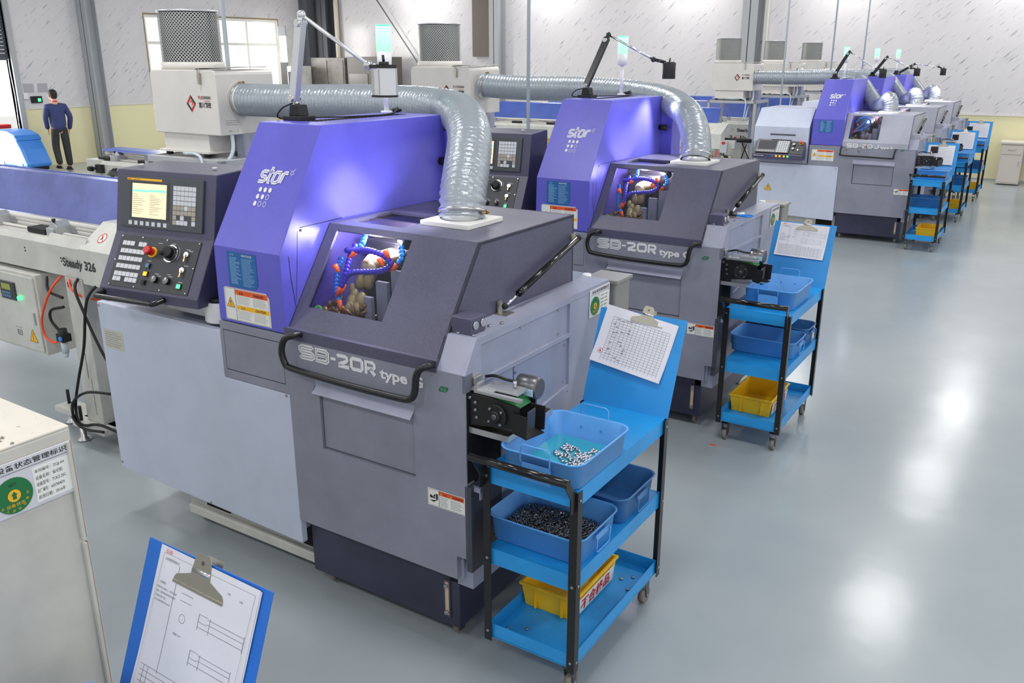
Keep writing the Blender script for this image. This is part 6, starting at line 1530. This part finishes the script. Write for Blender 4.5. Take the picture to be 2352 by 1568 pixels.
ea = MB(); ea.sphere((-.095, .06, 1.61), .02, 8, 6, (.5, .8, 1.3)); ea.build('ear', skin, T); ea = MB(); ea.sphere((.08, .06, 1.61), .02, 8, 6, (.5, .8, 1.3)); ea.build('ear', skin, T)
for sx, y0, z0, tilt in ((-.12, -.05, .05, .5), (.122, .05, .0, 0)):
    s_ = MB(); s_.sphere((sx, y0 + .045, z0 + .04), .05, 12, 8, (.95, 2.5, .8)); s_.box(sx - .045, sx + .045, y0 - .07, y0 + .16, z0, z0 + .022); s_.build('shoe', shoe_m, T, .006)
for sx, wx, wy, wz in ((-1, -.19, .15, .90), (1, .235, .10, .88)):
    hv = [(wx, wy, wz + .03), (wx, wy + .01, wz - .03)]; he = [(0, 1)]; hr_ = [.024, .028]
    for f_i in range(4):
        k = len(hv); oy = (f_i - 1.5) * .018; ln_ = (.06, .068, .064, .05)[f_i]
        hv += [(wx, wy + .01 + oy, wz - .06), (wx - sx * .01, wy + .02 + oy, wz - .06 - ln_ * .5), (wx - sx * .025, wy + .025 + oy, wz - .06 - ln_)]; he += [(1, k), (k, k + 1), (k + 1, k + 2)]; hr_ += [.009, .0085, .007]
    k = len(hv); hv += [(wx - sx * .015, wy + .045, wz - .02), (wx - sx * .02, wy + .06, wz - .055)]; he += [(0, k), (k, k + 1)]; hr_ += [.010, .008]
    skin_obj('hand', hv, he, hr_, skin, T, 1)

# floor scrubber
T = thing('floor_scrubber', (-19.75, 10.75, 0), 'light blue walk-behind floor scrubber near the open door', 'scrubber', rz=R(0))
prof = [(-.95, .12), (-1.02, .55), (-.98, .74), (-.85, .84), (-.55, .88), (-.15, .86), (.12, .78), (.20, .70), (.34, .50), (.50, .20), (.48, .12)]
m = MB(); m.prism([(x, -.28, z) for x, z in prof], (0, .56, 0)); m.build('tank_body', scrub_blue, T, .05, 4)
m = MB(); m.prism([(x, -.285, z) for x, z in [(-.99, .70), (-.96, .77), (-.85, .86), (-.55, .90), (-.15, .88), (.13, .80), (.24, .69)]], (0, .57, 0)); m.build('tank_lid', scrub_blue, T, .03, 3)
m = MB(); m.box(-.7, .42, -.24, .24, .05, .13); m.build('brush_deck', black_matte, T, .02)
for x, y in ((.25, -.22), (.25, .22), (-.6, -.22), (-.6, .22)): MB().cyl((x, y - .03, .07), (x, y + .03, .07), .07, 16).build('wheel', black_matte, T)
MB().tube(spline([(-1.0, -.22, .75), (-.95, -.24, .98), (-.75, -.24, 1.03), (-.6, -.24, .98), (-.56, -.22, .88)], 5), .016, 8).build('push_handle', door_blue, T)
MB().box(-.98, -.7, -.15, .15, .90, .99).build('control_head', red_plastic, T, .02)
MB().box(.10, .30, -.29, -.284, .15, .21).build('maker_label', label_line, T); MB().box(-.72, -.45, -.29, -.284, .14, .22).build('white_label', label_white, T)

# things along the back wall, left
def simple_cab(name, x0, x1, y0, y1, z1, m, label, cat, parts=()):
    T = thing(name, ((x0 + x1) / 2, y0, 0), label, cat); hx = (x1 - x0) / 2
    MB().box(-hx, hx, 0, y1 - y0, 0, z1).build('carcass', m, T, .01)
    for nm, a0, a1, b0, b1, mm in parts: MB().fbox(FRONT, a0, a1, b0, b1, 0, .015).build(nm, mm, T, .003)
    return T
simple_cab('stainless_cabinet', -19.05, -17.75, 19.0, 20.0, 2.43, stainless, 'dull stainless steel cabinet in the far left corner', 'cabinet', (('door', -.60, -.02, .1, 2.36, stainless), ('door', .02, .60, .1, 2.36, stainless)))
simple_cab('dark_enclosure', -17.70, -16.57, 19.05, 20.1, 2.45, mat('enclosure_dark', (92, 88, 82), .35), 'dark grey machine enclosure right of the stainless cabinet', 'enclosure', (('glass_panel', -.5, .2, 1.3, 2.0, mat('panel_sheen', (126, 122, 116), .2)),))
simple_cab('grinding_machine', -19.3, -18.95, 18.3, 18.9, 2.2, feeder_white, 'narrow white and black machine column in front of the far corner', 'machine', (('black_window', -.13, .13, 1.5, 2.05, black_matte),))
simple_cab('drill_column', -19.75, -19.45, 18.5, 19.0, 3.28, feeder_white, 'tall white machine column with dark cap at the far left corner', 'machine', (('dark_band', -.15, .15, 3.02, 3.28, trim_dark), ('black_window', -.15, .15, 1.6, 2.3, black_matte)))
T = thing('orange_label_box', (-15.98, 19.0, 0), 'small orange notice on a post behind the first hose', 'notice')
MB().box(-.02, .02, 0, .03, 0, 1.62).build('post', trim_grey, T); MB().box(-.09, .09, -.01, 0, 1.58, 1.79).build('notice_face', label_orange, T)
# workbench of yellow and white profiles behind the second machine
T = thing('workbench', (-9.2, 15.9, 0), 'cream workbench frame glimpsed under the far bar feeder', 'bench')
for x in (-1.0, -.3, .4, 1.1): MB().box(x, x + .06, 0, .06, 0, 1.05).build('leg', mat('bench_cream', (236, 224, 190), .5) if 'bench_cream' not in MATS else MATS['bench_cream'], T)
MB().box(-1.1, 1.25, -.05, .7, 1.05, 1.10).build('bench_top', MATS['bench_cream'], T); MB().box(-.8, .9, .3, .5, .4, .9).build('storage_box', yellow_plastic, T)
# desk at the right back wall
T = thing('office_desk', (-1.28, 20.02, 0), 'pale wooden desk with drawer pedestal against the back wall, far right', 'desk')
MB().box(0, .40, 0, .5, .02, .80).build('pedestal', desk_m, T, .004)
k = MB().fbox(FRONT, .02, .38, .60, .77, 0, .015).build('drawer', desk_m, T, .003); MB().tube([(.13, -.016, .70), (.14, -.03, .69), (.26, -.03, .69), (.27, -.016, .70)], .006, 6).build('handle', steel, k)
k = MB().fbox(FRONT, .02, .38, .05, .585, 0, .015).build('door', desk_m, T, .003); MB().box(.345, .355, -.03, -.016, .38, .47).build('handle', steel, k)
MB().box(-.03, 1.9, -.04, .58, .80, .835).build('desk_top', desk_m, T, .004)
MB().box(.40, 1.9, .46, .48, .45, .80).build('modesty_panel', desk_m, T)
MB().box(1.5, 1.87, 0, .5, 0, .80).build('end_pedestal', desk_m, T, .004)
